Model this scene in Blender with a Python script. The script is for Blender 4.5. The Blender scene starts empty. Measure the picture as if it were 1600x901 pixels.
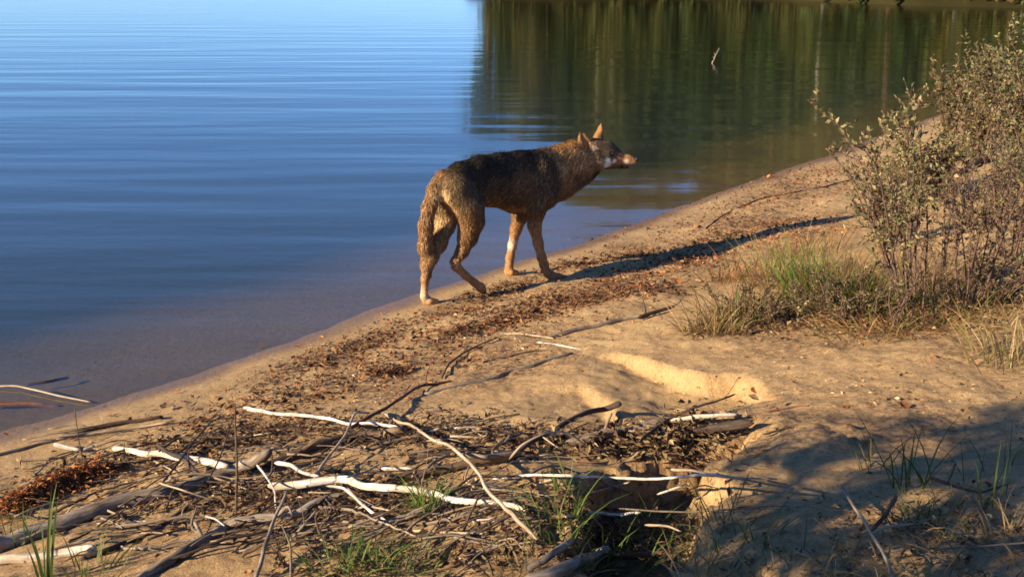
import bpy, math, random
import numpy as np
from mathutils import Vector

random.seed(7)
RNG = np.random.default_rng(7)
R = math.radians

# ------------------------------------------------------------------ camera, sky, sun, exposure
scene = bpy.context.scene
FPX, CAM_H, V_HOR = 1900.0, 1.75, -40.0            # focal length in photo pixels, lens height over the water, horizon row
PITCH = math.atan((450.5 - V_HOR) / FPX)
SP, CP = math.sin(PITCH), math.cos(PITCH)
cam_d = bpy.data.cameras.new('camera')
cam_d.sensor_width = 36.0
cam_d.lens = FPX / 1600.0 * 36.0
cam_d.clip_start, cam_d.clip_end = 0.05, 6000
cam = bpy.data.objects.new('camera', cam_d)
scene.collection.objects.link(cam)
cam.location = (0, 0, CAM_H)
cam.rotation_euler = (math.pi / 2 - PITCH, 0, 0)
scene.camera = cam

SUN_AZ, SUN_EL = R(28), R(19)                      # heading in which the light travels (from +x towards +y), height of the sun
LIGHT = Vector((math.cos(SUN_AZ) * math.cos(SUN_EL), math.sin(SUN_AZ) * math.cos(SUN_EL), -math.sin(SUN_EL)))
world = bpy.data.worlds.new('World')
scene.world = world
world.use_nodes = True
wn = world.node_tree
for n in list(wn.nodes):
    wn.nodes.remove(n)
sky = wn.nodes.new('ShaderNodeTexSky')
sky.sky_type = 'NISHITA'
sky.sun_disc = False
sky.sun_elevation = SUN_EL
sky.sun_rotation = math.atan2(-LIGHT.x, -LIGHT.y)
sky.air_density, sky.dust_density, sky.ozone_density = 0.5, 0.0, 5.5
bg = wn.nodes.new('ShaderNodeBackground')
bg.inputs['Strength'].default_value = 0.098
wo = wn.nodes.new('ShaderNodeOutputWorld')
wn.links.new(sky.outputs[0], bg.inputs['Color'])
wn.links.new(bg.outputs[0], wo.inputs['Surface'])
sun_d = bpy.data.lights.new('sun', 'SUN')
sun_d.energy = 5.0
sun_d.angle = R(0.6)
sun_d.color = (1.0, 0.80, 0.53)
sun = bpy.data.objects.new('sun', sun_d)
scene.collection.objects.link(sun)
sun.location = (-20, -10, 15)
sun.rotation_euler = LIGHT.to_track_quat('-Z', 'Y').to_euler()
scene.view_settings.view_transform = 'Standard'
scene.view_settings.look = 'None'
scene.view_settings.gamma = 1.0
scene.view_settings.use_curve_mapping = False
scene.view_settings.exposure = 1.22
scene.cycles.max_bounces = 8
scene.cycles.transparent_max_bounces = 12
scene.cycles.caustics_reflective = False
scene.cycles.caustics_refractive = False
scene.cycles.sample_clamp_indirect = 6.0
scene.cycles.filter_width = 1.65

# ------------------------------------------------------------------ helpers
COL = scene.collection
ORI = np.array([0.0, 0.0, CAM_H])


def ray(u, v):
    x, y = (u - 800.0) / FPX, (450.5 - v) / FPX
    return np.array([x, CP + y * SP, -SP + y * CP])


def at_z(u, v, z=0.0):
    r = ray(u, v)
    return ORI + r * ((z - CAM_H) / r[2])


def _hash(i, j, k, seed):
    n = (i * 374761393 + j * 668265263 + k * 2147483647 + seed * 1274126177) & 0xFFFFFFFF
    n = ((n ^ (n >> 13)) * 1274126177) & 0xFFFFFFFF
    n = n ^ (n >> 16)
    return (n & 0xFFFF).astype(np.float64) / 65535.0


def vnoise(p, seed=0):
    p = np.asarray(p, float)
    i = np.floor(p).astype(np.int64)
    f = p - i
    f = f * f * (3 - 2 * f)
    out = 0.0
    for a in (0, 1):
        wx = f[..., 0] if a else 1 - f[..., 0]
        for b in (0, 1):
            wy = f[..., 1] if b else 1 - f[..., 1]
            for c in (0, 1):
                wz = f[..., 2] if c else 1 - f[..., 2]
                out = out + wx * wy * wz * _hash(i[..., 0] + a, i[..., 1] + b, i[..., 2] + c, seed)
    return out * 2 - 1


def fbm(p, octaves=4, seed=0, gain=0.5):
    p = np.asarray(p, float)
    s, a = 0.0, 1.0
    for o in range(octaves):
        s = s + a * vnoise(p * (2.03 ** o) + 17.3 * o, seed + o)
        a *= gain
    return s


def n2(x, y, sc, octaves=3, seed=0):
    x = np.asarray(x, float)
    return fbm(np.stack([x * sc, np.asarray(y, float) * sc, np.zeros_like(x) + 0.37], -1), octaves, seed)


def sstep(a, b, x):
    t = np.clip((x - a) / (b - a), 0, 1)
    return t * t * (3 - 2 * t)


def tag(o, label=None, cat=None, group=None, kind=None):
    if label:
        o['label'] = label
    if cat:
        o['category'] = cat
    if group:
        o['group'] = group
    if kind:
        o['kind'] = kind
    return o


def mesh_obj(name, verts, faces, mats, parent=None, smooth=True, colors=None, midx=None, attrs=None, loc=None):
    me = bpy.data.meshes.new(name)
    verts = np.asarray(verts, float)
    if loc is not None:
        verts = verts - np.asarray(loc, float)
    if isinstance(faces, np.ndarray):
        nf, k = faces.shape
        me.vertices.add(len(verts))
        me.vertices.foreach_set('co', verts.astype(np.float32).ravel())
        me.loops.add(nf * k)
        me.loops.foreach_set('vertex_index', faces.astype(np.int32).ravel())
        me.polygons.add(nf)
        me.polygons.foreach_set('loop_start', np.arange(0, nf * k, k, dtype=np.int32))
        me.update(calc_edges=True)
        me.validate()
    else:
        me.from_pydata([tuple(v) for v in verts], [], [tuple(f) for f in faces])
        me.update()
    if colors is not None:
        ca = me.color_attributes.new('tint', 'FLOAT_COLOR', 'POINT')
        c = np.ones((len(verts), 4), np.float32)
        c[:, :3] = colors
        ca.data.foreach_set('color', c.ravel())
    if attrs:
        for k, v in attrs.items():
            a = me.attributes.new(k, 'FLOAT', 'POINT')
            a.data.foreach_set('value', np.asarray(v, np.float32))
    if not isinstance(mats, (list, tuple)):
        mats = [mats]
    for m in mats:
        me.materials.append(m)
    if midx is not None:
        me.polygons.foreach_set('material_index', np.asarray(midx, np.int32))
    me.polygons.foreach_set('use_smooth', np.full(len(me.polygons), bool(smooth)))
    o = bpy.data.objects.new(name, me)
    COL.objects.link(o)
    if loc is not None:
        o.location = tuple(loc)
    if parent is not None:
        o.parent = parent
    return o


def empty(name, loc):
    o = bpy.data.objects.new(name, None)
    COL.objects.link(o)
    o.location = tuple(loc)
    o.empty_display_size = 0.1
    return o


# ------------------------------------------------------------------ materials
def new_mat(name):
    m = bpy.data.materials.new(name)
    m.use_nodes = True
    nt = m.node_tree
    return m, nt, nt.nodes['Principled BSDF'], nt.nodes['Material Output']


def nd(nt, kind, **kw):
    n = nt.nodes.new(kind)
    for k, v in kw.items():
        if k in n.inputs:
            n.inputs[k].default_value = v
        else:
            setattr(n, k, v)
    return n


def ramp(nt, stops):
    r = nt.nodes.new('ShaderNodeValToRGB')
    e = r.color_ramp.elements
    while len(e) < len(stops):
        e.new(0.5)
    for q, (p, c) in zip(e, stops):
        q.position = p
        q.color = (*c, 1) if len(c) == 3 else c
    return r


def mapping(nt, scale, coord='Object'):
    tc = nt.nodes.new('ShaderNodeTexCoord')
    mp = nt.nodes.new('ShaderNodeMapping')
    mp.inputs['Scale'].default_value = scale
    nt.links.new(tc.outputs[coord], mp.inputs['Vector'])
    return mp.outputs[0]


def tint_mat(name, rough=0.75, translucent=0.0, spec=0.3, noise=60.0, amount=0.5):
    """colour from the mesh's tint attribute, broken up by fine noise"""
    m, nt, b, out = new_mat(name)
    L = nt.links.new
    at = nd(nt, 'ShaderNodeAttribute', attribute_name='tint')
    nz = nd(nt, 'ShaderNodeTexNoise', Scale=noise, Detail=3.0)
    L(mapping(nt, (1, 1, 1)), nz.inputs['Vector'])
    mr = nd(nt, 'ShaderNodeMapRange')
    mr.inputs['To Min'].default_value = 1 - amount
    mr.inputs['To Max'].default_value = 1 + amount
    L(nz.outputs['Fac'], mr.inputs['Value'])
    mx = nd(nt, 'ShaderNodeMix', data_type='RGBA', blend_type='MULTIPLY')
    mx.inputs['Factor'].default_value = 1
    L(at.outputs['Color'], mx.inputs[6])
    L(mr.outputs[0], mx.inputs[7])
    L(mx.outputs[2], b.inputs['Base Color'])
    b.inputs['Roughness'].default_value = rough
    b.inputs['Specular IOR Level'].default_value = spec
    if translucent:
        tr = nd(nt, 'ShaderNodeBsdfTranslucent')
        L(mx.outputs[2], tr.inputs['Color'])
        ms = nd(nt, 'ShaderNodeMixShader')
        ms.inputs[0].default_value = translucent
        L(b.outputs[0], ms.inputs[1])
        L(tr.outputs[0], ms.inputs[2])
        L(ms.outputs[0], out.inputs['Surface'])
    return m


def wood_mat(name, dark, mid, light, along=6.0, marks=0.0, rough=0.8, bump=0.9):
    """weathered wood: UV.x runs along the stick in metres, UV.y round it"""
    m, nt, b, out = new_mat(name)
    L = nt.links.new
    uv = mapping(nt, (along * 2.2, 75.0, 1.0), 'UV')
    nz = nd(nt, 'ShaderNodeTexNoise', Scale=1.0, Detail=6.0, Roughness=0.65)
    L(uv, nz.inputs['Vector'])
    blot = nd(nt, 'ShaderNodeTexNoise', Scale=9.0, Detail=5.0, Roughness=0.6)
    L(mapping(nt, (1, 1, 1)), blot.inputs['Vector'])
    ad = nd(nt, 'ShaderNodeMath', operation='ADD')
    ml = nd(nt, 'ShaderNodeMath', operation='MULTIPLY')
    ml.inputs[1].default_value = 0.55
    L(blot.outputs['Fac'], ml.inputs[0])
    m2 = nd(nt, 'ShaderNodeMath', operation='MULTIPLY')
    m2.inputs[1].default_value = 0.5
    L(nz.outputs['Fac'], m2.inputs[0])
    L(ml.outputs[0], ad.inputs[0])
    L(m2.outputs[0], ad.inputs[1])
    rp = ramp(nt, [(0.38, dark), (0.5, mid), (0.62, light)])
    L(ad.outputs[0], rp.inputs[0])
    col = rp.outputs[0]
    if marks:
        mk = nd(nt, 'ShaderNodeTexNoise', Scale=1.0, Detail=2.0)
        L(mapping(nt, (38.0, 5.0, 1.0), 'UV'), mk.inputs['Vector'])
        mr = ramp(nt, [(0.60, (0, 0, 0)), (0.68, (marks, marks, marks))])
        L(mk.outputs['Fac'], mr.inputs[0])
        mx = nd(nt, 'ShaderNodeMix', data_type='RGBA')
        L(mr.outputs[0], mx.inputs[0])
        L(col, mx.inputs[6])
        mx.inputs[7].default_value = (0.07, 0.05, 0.035, 1)
        col = mx.outputs[2]
    L(col, b.inputs['Base Color'])
    b.inputs['Roughness'].default_value = rough
    b.inputs['Specular IOR Level'].default_value = 0.25
    bp = nd(nt, 'ShaderNodeBump', Strength=bump, Distance=0.006)
    L(ad.outputs[0], bp.inputs['Height'])
    L(bp.outputs[0], b.inputs['Normal'])
    return m


M_GREY = wood_mat('grey_weathered_wood', (0.07, 0.052, 0.038), (0.20, 0.155, 0.115), (0.36, 0.30, 0.23))
M_BROWN = wood_mat('brown_bark', (0.04, 0.026, 0.018), (0.10, 0.065, 0.042), (0.2, 0.14, 0.09))
M_DARK = wood_mat('dark_wet_bark', (0.018, 0.013, 0.011), (0.05, 0.034, 0.026), (0.1, 0.07, 0.055))
M_TAN = wood_mat('pale_tan_wood', (0.22, 0.16, 0.11), (0.38, 0.29, 0.2), (0.52, 0.42, 0.31))
M_WHITE = wood_mat('bleached_white_wood', (0.16, 0.12, 0.09), (0.50, 0.43, 0.37), (0.80, 0.76, 0.72), along=3.0, marks=0.6)
M_BIRCH = wood_mat('birch_bark', (0.24, 0.17, 0.11), (0.52, 0.43, 0.33), (0.78, 0.73, 0.66), along=3.0, marks=0.95)
M_RED = wood_mat('red_brown_bark', (0.06, 0.02, 0.014), (0.13, 0.05, 0.035), (0.2, 0.1, 0.07))
WOOD = dict(grey=M_GREY, brown=M_BROWN, dark=M_DARK, tan=M_TAN, white=M_WHITE, birch=M_BIRCH, red=M_RED)
M_LEAF = tint_mat('dead_leaf', 0.7, 0.25, noise=90)
M_GRASS = tint_mat('grass_blade', 0.6, 0.3, noise=40, amount=0.3)
M_FOLI = tint_mat('shrub_leaf', 0.6, 0.3, noise=40, amount=0.3)
M_STEM = tint_mat('shrub_stem', 0.8, 0.0, noise=50)
M_LITTER = tint_mat('plant_litter', 0.85, 0.1, noise=70)
M_CROWN = tint_mat('tree_foliage', 0.7, 0.2, noise=2.0, amount=0.45)
M_FUR = tint_mat('wolf_fur', 0.8, 0.0, spec=0.15, noise=120, amount=0.25)
M_SKIN = tint_mat('wolf_coat', 0.85, 0.0, spec=0.15, noise=60, amount=0.3)


def sand_material():
    m, nt, b, out = new_mat('beach_sand')
    L = nt.links.new
    geo = mapping(nt, (1, 1, 1))
    big = nd(nt, 'ShaderNodeTexNoise', Scale=1.6, Detail=4.0, Roughness=0.6)
    mid = nd(nt, 'ShaderNodeTexNoise', Scale=22.0, Detail=6.0, Roughness=0.7)
    fine = nd(nt, 'ShaderNodeTexNoise', Scale=150.0, Detail=5.0, Roughness=0.8)
    grain = nd(nt, 'ShaderNodeTexVoronoi', Scale=420.0)
    for n in (big, mid, fine, grain):
        L(geo, n.inputs['Vector'])
    c1 = ramp(nt, [(0.3, (0.37, 0.23, 0.108)), (0.52, (0.50, 0.332, 0.158)), (0.75, (0.58, 0.41, 0.21))])
    s1 = nd(nt, 'ShaderNodeMath', operation='ADD')
    h1 = nd(nt, 'ShaderNodeMath', operation='MULTIPLY')
    h1.inputs[1].default_value = 0.45
    h2 = nd(nt, 'ShaderNodeMath', operation='MULTIPLY')
    h2.inputs[1].default_value = 0.55
    L(big.outputs['Fac'], h1.inputs[0])
    L(mid.outputs['Fac'], h2.inputs[0])
    L(h1.outputs[0], s1.inputs[0])
    L(h2.outputs[0], s1.inputs[1])
    L(s1.outputs[0], c1.inputs[0])
    # single grains: dark specks and pale quartz
    gr = ramp(nt, [(0.33, (0.40, 0.36, 0.33)), (0.45, (0.95, 0.95, 0.95)), (0.56, (1, 1, 1)), (0.68, (1.3, 1.27, 1.2))])
    L(fine.outputs['Fac'], gr.inputs[0])
    mg = nd(nt, 'ShaderNodeMix', data_type='RGBA', blend_type='MULTIPLY')
    mg.inputs[0].default_value = 0.85
    L(c1.outputs[0], mg.inputs[6])
    L(gr.outputs[0], mg.inputs[7])
    # humus and fine plant crumbs trodden into the bank (attribute from the mesh) and damp sand at the waterline
    hu = nd(nt, 'ShaderNodeAttribute', attribute_name='humus')
    hn = nd(nt, 'ShaderNodeTexNoise', Scale=38.0, Detail=5.0, Roughness=0.75)
    L(geo, hn.inputs['Vector'])
    hm = nd(nt, 'ShaderNodeMath', operation='MULTIPLY')
    hr = ramp(nt, [(0.42, (0, 0, 0)), (0.58, (1, 1, 1))])
    L(hn.outputs['Fac'], hr.inputs[0])
    L(hu.outputs['Fac'], hm.inputs[0])
    L(hr.outputs[0], hm.inputs[1])
    mh = nd(nt, 'ShaderNodeMix', data_type='RGBA')
    L(hm.outputs[0], mh.inputs[0])
    L(mg.outputs[2], mh.inputs[6])
    mh.inputs[7].default_value = (0.12, 0.058, 0.028, 1)
    wet = nd(nt, 'ShaderNodeAttribute', attribute_name='wet')
    mw = nd(nt, 'ShaderNodeMix', data_type='RGBA', blend_type='MULTIPLY')
    L(wet.outputs['Fac'], mw.inputs[0])
    L(mh.outputs[2], mw.inputs[6])
    mw.inputs[7].default_value = (0.46, 0.40, 0.34, 1)
    silt_shade = nd(nt, 'ShaderNodeAttribute', attribute_name='silt_shade')
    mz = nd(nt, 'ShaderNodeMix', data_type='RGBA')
    L(silt_shade.outputs['Fac'], mz.inputs[0])
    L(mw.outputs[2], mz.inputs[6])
    mz.inputs[7].default_value = (0.040, 0.036, 0.014, 1)  # dark silt tone, also used as painted shade inside the hollow
    L(mz.outputs[2], b.inputs['Base Color'])
    rr = nd(nt, 'ShaderNodeMapRange')
    rr.inputs['To Min'].default_value = 0.92
    rr.inputs['To Max'].default_value = 0.38
    L(wet.outputs['Fac'], rr.inputs['Value'])
    L(rr.outputs[0], b.inputs['Roughness'])
    b.inputs['Specular IOR Level'].default_value = 0.3
    bs = nd(nt, 'ShaderNodeMath', operation='ADD')
    bm = nd(nt, 'ShaderNodeMath', operation='MULTIPLY')
    bm.inputs[1].default_value = 0.4
    L(fine.outputs['Fac'], bm.inputs[0])
    L(mid.outputs['Fac'], bs.inputs[0])
    L(bm.outputs[0], bs.inputs[1])
    bp = nd(nt, 'ShaderNodeBump', Strength=0.8, Distance=0.018)
    L(bs.outputs[0], bp.inputs['Height'])
    L(bp.outputs[0], b.inputs['Normal'])
    return m


def water_material():
    m, nt, b, out = new_mat('lake_water')
    L = nt.links.new
    nt.nodes.remove(b)
    tc = nt.nodes.new('ShaderNodeTexCoord')

    def wave(rot, scale, detail, rough=0.5):
        mp = nt.nodes.new('ShaderNodeMapping')
        mp.inputs['Rotation'].default_value = (0, 0, rot)
        mp.inputs['Scale'].default_value = scale
        L(tc.outputs['Object'], mp.inputs['Vector'])
        nz = nd(nt, 'ShaderNodeTexNoise', Scale=1.0, Detail=detail, Roughness=rough)
        L(mp.outputs[0], nz.inputs['Vector'])
        return nz.outputs['Fac']

    w1 = wave(R(-26), (0.16, 0.75, 1), 2.0)         # long low swell lines
    w2 = wave(R(-8), (0.9, 3.6, 1), 2.0)            # ripples
    w3 = wave(R(25), (5.0, 8.5, 1), 1.0)            # capillary shimmer
    # calm patches and breeze patches
    br = wave(R(-14), (0.07, 0.2, 1), 2.0)
    brr = ramp(nt, [(0.35, (0.35, 0.35, 0.35)), (0.65, (1, 1, 1))])
    L(br, brr.inputs[0])

    def mul(a, k):
        q = nd(nt, 'ShaderNodeMath', operation='MULTIPLY')
        L(a, q.inputs[0])
        if isinstance(k, (int, float)):
            q.inputs[1].default_value = k
        else:
            L(k, q.inputs[1])
        return q.outputs[0]

    def add(a, c):
        q = nd(nt, 'ShaderNodeMath', operation='ADD')
        L(a, q.inputs[0])
        L(c, q.inputs[1])
        return q.outputs[0]

    hgt = add(mul(w1, 0.026), mul(add(mul(w2, 0.0042), mul(w3, 0.0012)), brr.outputs[0]))
    bp = nd(nt, 'ShaderNodeBump', Strength=1.0, Distance=1.0)
    L(hgt, bp.inputs['Height'])
    gl = nd(nt, 'ShaderNodeBsdfGlossy', Roughness=0.07)
    L(bp.outputs[0], gl.inputs['Normal'])
    tr = nd(nt, 'ShaderNodeBsdfTransparent')
    tr.inputs['Color'].default_value = (0.80, 0.84, 0.68, 1)
    # Schlick reflectance of water, the same from above and below so that sunlight reaches the bed
    ge = nt.nodes.new('ShaderNodeNewGeometry')
    dt = nd(nt, 'ShaderNodeVectorMath', operation='DOT_PRODUCT')
    L(bp.outputs[0], dt.inputs[0])
    L(ge.outputs['Incoming'], dt.inputs[1])
    ab = nd(nt, 'ShaderNodeMath', operation='ABSOLUTE')
    L(dt.outputs['Value'], ab.inputs[0])
    om = nd(nt, 'ShaderNodeMath', operation='SUBTRACT')
    om.inputs[0].default_value = 1.0
    L(ab.outputs[0], om.inputs[1])
    pw = nd(nt, 'ShaderNodeMath', operation='POWER')
    L(om.outputs[0], pw.inputs[0])
    pw.inputs[1].default_value = 5.0
    fr = nd(nt, 'ShaderNodeMath', operation='MULTIPLY_ADD')
    L(pw.outputs[0], fr.inputs[0])
    fr.inputs[1].default_value = 0.98
    fr.inputs[2].default_value = 0.02
    ms = nd(nt, 'ShaderNodeMixShader')
    L(fr.outputs[0], ms.inputs[0])
    L(tr.outputs[0], ms.inputs[1])
    L(gl.outputs[0], ms.inputs[2])
    L(ms.outputs[0], out.inputs['Surface'])
    return m


# ------------------------------------------------------------------ terrain
_sh = [(-60, 690), (0, 672), (140, 633), (330, 572), (500, 517), (660, 459), (860, 396), (1000, 347), (1160, 288), (1310, 237), (1420, 197)]
SHORE = np.array([at_z(u, v)[:2] for u, v in _sh])
P0 = SHORE[5].copy()
DIR = np.array([0.555, 0.832])
DIR /= np.linalg.norm(DIR)
NRM = np.array([DIR[1], -DIR[0]])
_sa = (SHORE - P0) @ DIR
_ss = (SHORE - P0) @ NRM
_sa = np.concatenate([[-60, -20, -8], _sa, [_sa[-1] + 6, 30, 45, 70, 200]])
_ss = np.concatenate([[14, 3, 0.6], _ss, [_ss[-1] - 0.1, 0.5, 3.0, -8.0, -60]])


def shore_s(x, y):
    rx, ry = np.asarray(x) - P0[0], np.asarray(y) - P0[1]
    a = rx * DIR[0] + ry * DIR[1]
    s = rx * NRM[0] + ry * NRM[1] - np.interp(a, _sa, _ss)
    return s + 0.035 * n2(x, y, 1.1, 2, 5) + 0.012 * n2(x, y, 6.0, 2, 6)


_ps = [-300, -40, -16, -8, -3.5, -1.5, -0.6, 0, 0.6, 1.5, 2.3, 3.0, 4.2, 8, 30, 300]
_pz = [-3.2, -2.6, -1.9, -1.1, -0.45, -0.17, -0.06, 0, 0.06, 0.165, 0.29, 0.40, 0.47, 0.75, 2.0, 6.0]


def far_y(x):
    """waterline of the wooded shore across the bay"""
    return np.interp(x, [-60, -5, 10, 19, 23, 30, 45, 80], [110, 99, 94, 88, 71, 63, 52, 30])


def far_s(x, y):
    """signed distance (positive = land) of the wooded point across the bay"""
    x, y = np.asarray(x, float), np.asarray(y, float)
    a = (y - far_y(x)) * 0.8
    b = x - (-1.9 - 0.02 * y)
    k = n2(x, y, 0.12, 2, 9)
    return np.minimum(a, b * 1.5) + 0.9 * k


def base_z(x, y):
    s = shore_s(x, y)
    z = np.interp(s, _ps, _pz)
    land = sstep(0.05, 0.6, s)
    z = z + land * (0.016 * n2(x, y, 1.9, 3, 1) + 0.006 * n2(x, y, 9.0, 3, 2))
    # long sand ridges parallel to the water, left by old waterlines
    z = z + sstep(0.05, 0.3, s) * (1 - sstep(1.6, 2.2, s)) * 0.008 * np.sin(s * 11.0 + 1.5 * n2(x, y, 1.3, 2, 3))
    fz = np.interp(far_s(x, y), [-12, -3, 0, 1.2, 10, 60, 400], [-4, -0.7, 0, 0.5, 1.6, 4.0, 9.0])
    return np.maximum(z, fz)


def hit(u, v, h=0.0, zf=None):
    """where the sight line through a pixel meets the ground (raised by h)"""
    zf = zf or ground_z
    r = ray(u, v)
    t = np.linspace(1.6, 26, 700)
    for _ in range(3):
        P = ORI[None] + t[:, None] * r[None]
        d = P[:, 2] - zf(P[:, 0], P[:, 1]) - h
        i = int(np.argmax(d < 0))
        if d[i] >= 0:
            break
        if i == 0:
            i = 1
        t = np.linspace(t[i - 1], t[i], 24)
    return ORI + r * t[min(i, len(t) - 1)]


def poly_from_px(px, dz=0.0):
    return np.array([hit(u, v, dz, base_z)[:2] for u, v in px])


def poly_sd(x, y, poly):
    """signed distance to a polygon, positive inside"""
    x, y = np.asarray(x, float), np.asarray(y, float)
    best = np.full(x.shape, 1e9)
    ins = np.zeros(x.shape, bool)
    n = len(poly)
    for i in range(n):
        ax, ay = poly[i]
        bx, by = poly[(i + 1) % n]
        dx, dy = bx - ax, by - ay
        t = np.clip(((x - ax) * dx + (y - ay) * dy) / (dx * dx + dy * dy), 0, 1)
        best = np.minimum(best, (x - ax - t * dx) ** 2 + (y - ay - t * dy) ** 2)
        c = ((ay > y) != (by > y)) & (x < dx * (y - ay) / (dy if dy else 1e-9) + ax)
        ins ^= c
    d = np.sqrt(best)
    return np.where(ins, d, -d)


HOLLOW = poly_from_px([(905, 560), (935, 550), (1005, 556), (1060, 574), (1110, 584), (1160, 578), (1196, 596), (1205, 622), (1120, 640), (1040, 660), (960, 668), (905, 650), (880, 610)])
LEDGE = poly_from_px([(800, 612), (870, 598), (925, 604), (962, 628), (985, 652), (1080, 652), (1185, 652), (1192, 690), (1150, 712), (1000, 740), (860, 740), (760, 690), (740, 640)])
PIT = poly_from_px([(915, 720), (1010, 690), (1100, 668), (1176, 662), (1182, 690), (1135, 715), (1122, 760), (1108, 800), (1112, 850), (1092, 890), (1090, 940), (930, 940), (880, 880), (890, 800), (880, 760)])
BANK = poly_from_px([(1200, 640), (1400, 690), (1480, 705), (1600, 690), (1800, 760), (1800, 1100), (1100, 1100), (1120, 900), (1128, 800), (1180, 700)])


def ground_z(x, y):
    x, y = np.asarray(x, float), np.asarray(y, float)
    z = base_z(x, y)
    near = (y < 7) & (y > 1) & (np.abs(x) < 4)
    if not near.any():
        return z
    xn, yn = x[near], y[near]
    j = 0.030 * n2(xn, yn, 4.0, 2, 20) + 0.022 * n2(xn, yn, 11.0, 3, 21) + 0.007 * n2(xn, yn, 34.0, 2, 22)
    dz = np.zeros_like(xn)
    def open_left(poly):
        q = poly[:, 0]
        return sstep(q.min() + 0.10 * (q.max() - q.min()), q.min() + 0.62 * (q.max() - q.min()), xn)
    dz -= 0.075 * sstep(0.0, 0.045, poly_sd(xn, yn, HOLLOW) + j) * open_left(HOLLOW)
    dz -= 0.05 * sstep(0.0, 0.05, poly_sd(xn, yn, LEDGE) + j) * open_left(LEDGE)
    dz -= 0.14 * sstep(0.0, 0.075, poly_sd(xn, yn, PIT) + 1.7 * j + 0.02 * n2(xn, yn, 20.0, 2, 23))
    dz += 0.030 * sstep(0.0, 0.16, poly_sd(xn, yn, BANK) + 2.4 * j)
    z = z.copy()
    z[near] += dz
    return z


_hx = np.arange(-5.0, 9.0, 0.02)
_hy = np.arange(0.4, 27.0, 0.02)
_HX, _HY = np.meshgrid(_hx, _hy)
_HZ = ground_z(_HX, _HY)
_exact_z = ground_z


def ground_z(x, y):
    """ground height, read from a 2 cm grid where things stand"""
    x, y = np.asarray(x, float), np.asarray(y, float)
    fx, fy = (x + 5.0) / 0.02, (y - 0.4) / 0.02
    inside = (fx >= 0) & (fy >= 0) & (fx < len(_hx) - 1.01) & (fy < len(_hy) - 1.01)
    ix = np.clip(fx.astype(int), 0, len(_hx) - 2)
    iy = np.clip(fy.astype(int), 0, len(_hy) - 2)
    tx, ty = np.clip(fx - ix, 0, 1), np.clip(fy - iy, 0, 1)
    z = (_HZ[iy, ix] * (1 - tx) + _HZ[iy, ix + 1] * tx) * (1 - ty) + (_HZ[iy + 1, ix] * (1 - tx) + _HZ[iy + 1, ix + 1] * tx) * ty
    if not inside.all():
        z = np.array(z)
        z[~inside] = _exact_z(x[~inside], y[~inside])
    return z


def grow(a, b, step0, ratio, sign=1):
    out, v, st = [], a, step0
    while (v < b if sign > 0 else v > b):
        st *= ratio
        v += sign * st
        out.append(v)
    return out


def build_ground():
    ys = [1.9]
    while ys[-1] < 16:
        ys.append(ys[-1] + max(0.009, 0.0042 * ys[-1]))
    ys = grow(1.9, -60, 0.02, 1.14, -1)[::-1] + ys + grow(ys[-1], 1800, 0.08, 1.06)
    xs = list(np.arange(-1.7, 2.6, 0.0125))
    xs = grow(-1.7, -1800, 0.0125, 1.05, -1)[::-1] + xs + grow(2.6, 1800, 0.0125, 1.045)
    xs, ys = np.array(xs), np.array(ys)
    X, Y = np.meshgrid(xs, ys)
    Z = _exact_z(X, Y)
    nx, ny = len(xs), len(ys)
    idx = np.arange(nx * ny).reshape(ny, nx)
    q = np.stack([idx[:-1, :-1], idx[:-1, 1:], idx[1:, 1:], idx[1:, :-1]], -1).reshape(-1, 4)
    S = shore_s(X, Y)
    # foot-worn dents and clods in the dry sand
    dry = sstep(0.15, 0.7, S) * (np.abs(X) < 6) * (Y < 14) * (Y > 1)
    Z = Z + dry * (0.0045 * n2(X, Y, 24.0, 3, 31) - 0.006 * np.clip(n2(X, Y, 7.0, 2, 33) - 0.35, 0, 1))
    wet = (1 - sstep(0.03, 0.26, S + 0.05 * n2(X, Y, 3.0, 2, 40)))
    silt_shade = sstep(0.15, 2.6, -S + 0.5 * n2(X, Y, 0.5, 3, 44))
    lr = sstep(1.9, 2.9, S + 0.5 * n2(X, Y, 0.8, 3, 41))
    gr = sstep(0.2, 0.9, n2(X, Y, 1.4, 3, 42) + 0.4) * 0.45
    belt = sstep(0.15, 0.5, S) * (1 - sstep(1.3, 2.0, S)) * sstep(-0.25, 0.55, n2(X, Y, 2.2, 3, 45)) * 0.75
    humus = np.clip(lr * 0.35 + gr * sstep(0.3, 0.9, S) + belt, 0, 0.85)
    far = far_s(X, Y)
    silt_shade = np.maximum(silt_shade * (far < 0), sstep(-2.5, -0.6, far))
    humus = np.maximum(humus, sstep(0.5, 2.0, far) * 0.95)
    m = (Y > 2) & (Y < 4.5) & (np.abs(X) < 2)
    silt_shade[m] = np.maximum(silt_shade[m], 0.8 * sstep(0.03, 0.12, poly_sd(X[m], Y[m], PIT) + 0.03 * n2(X[m], Y[m], 15.0, 2, 46)))   # deep shade of the hollow painted into the ground colour
    o = mesh_obj('ground', np.stack([X, Y, Z], -1).reshape(-1, 3), q, sand_material(), attrs=dict(wet=wet.ravel(), silt_shade=silt_shade.ravel(), humus=humus.ravel()))
    tag(o, 'sandy lake shore and lake bed', None, kind='structure')
    return o


build_ground()
wv = 1790.0
water = mesh_obj('lake_water', [(-wv, -55, 0), (wv, -55, 0), (wv, wv, 0), (-wv, wv, 0)], [(0, 1, 2, 3)], water_material(), smooth=False)
tag(water, 'calm blue lake water rippling beside the beach', kind='structure')


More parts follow.
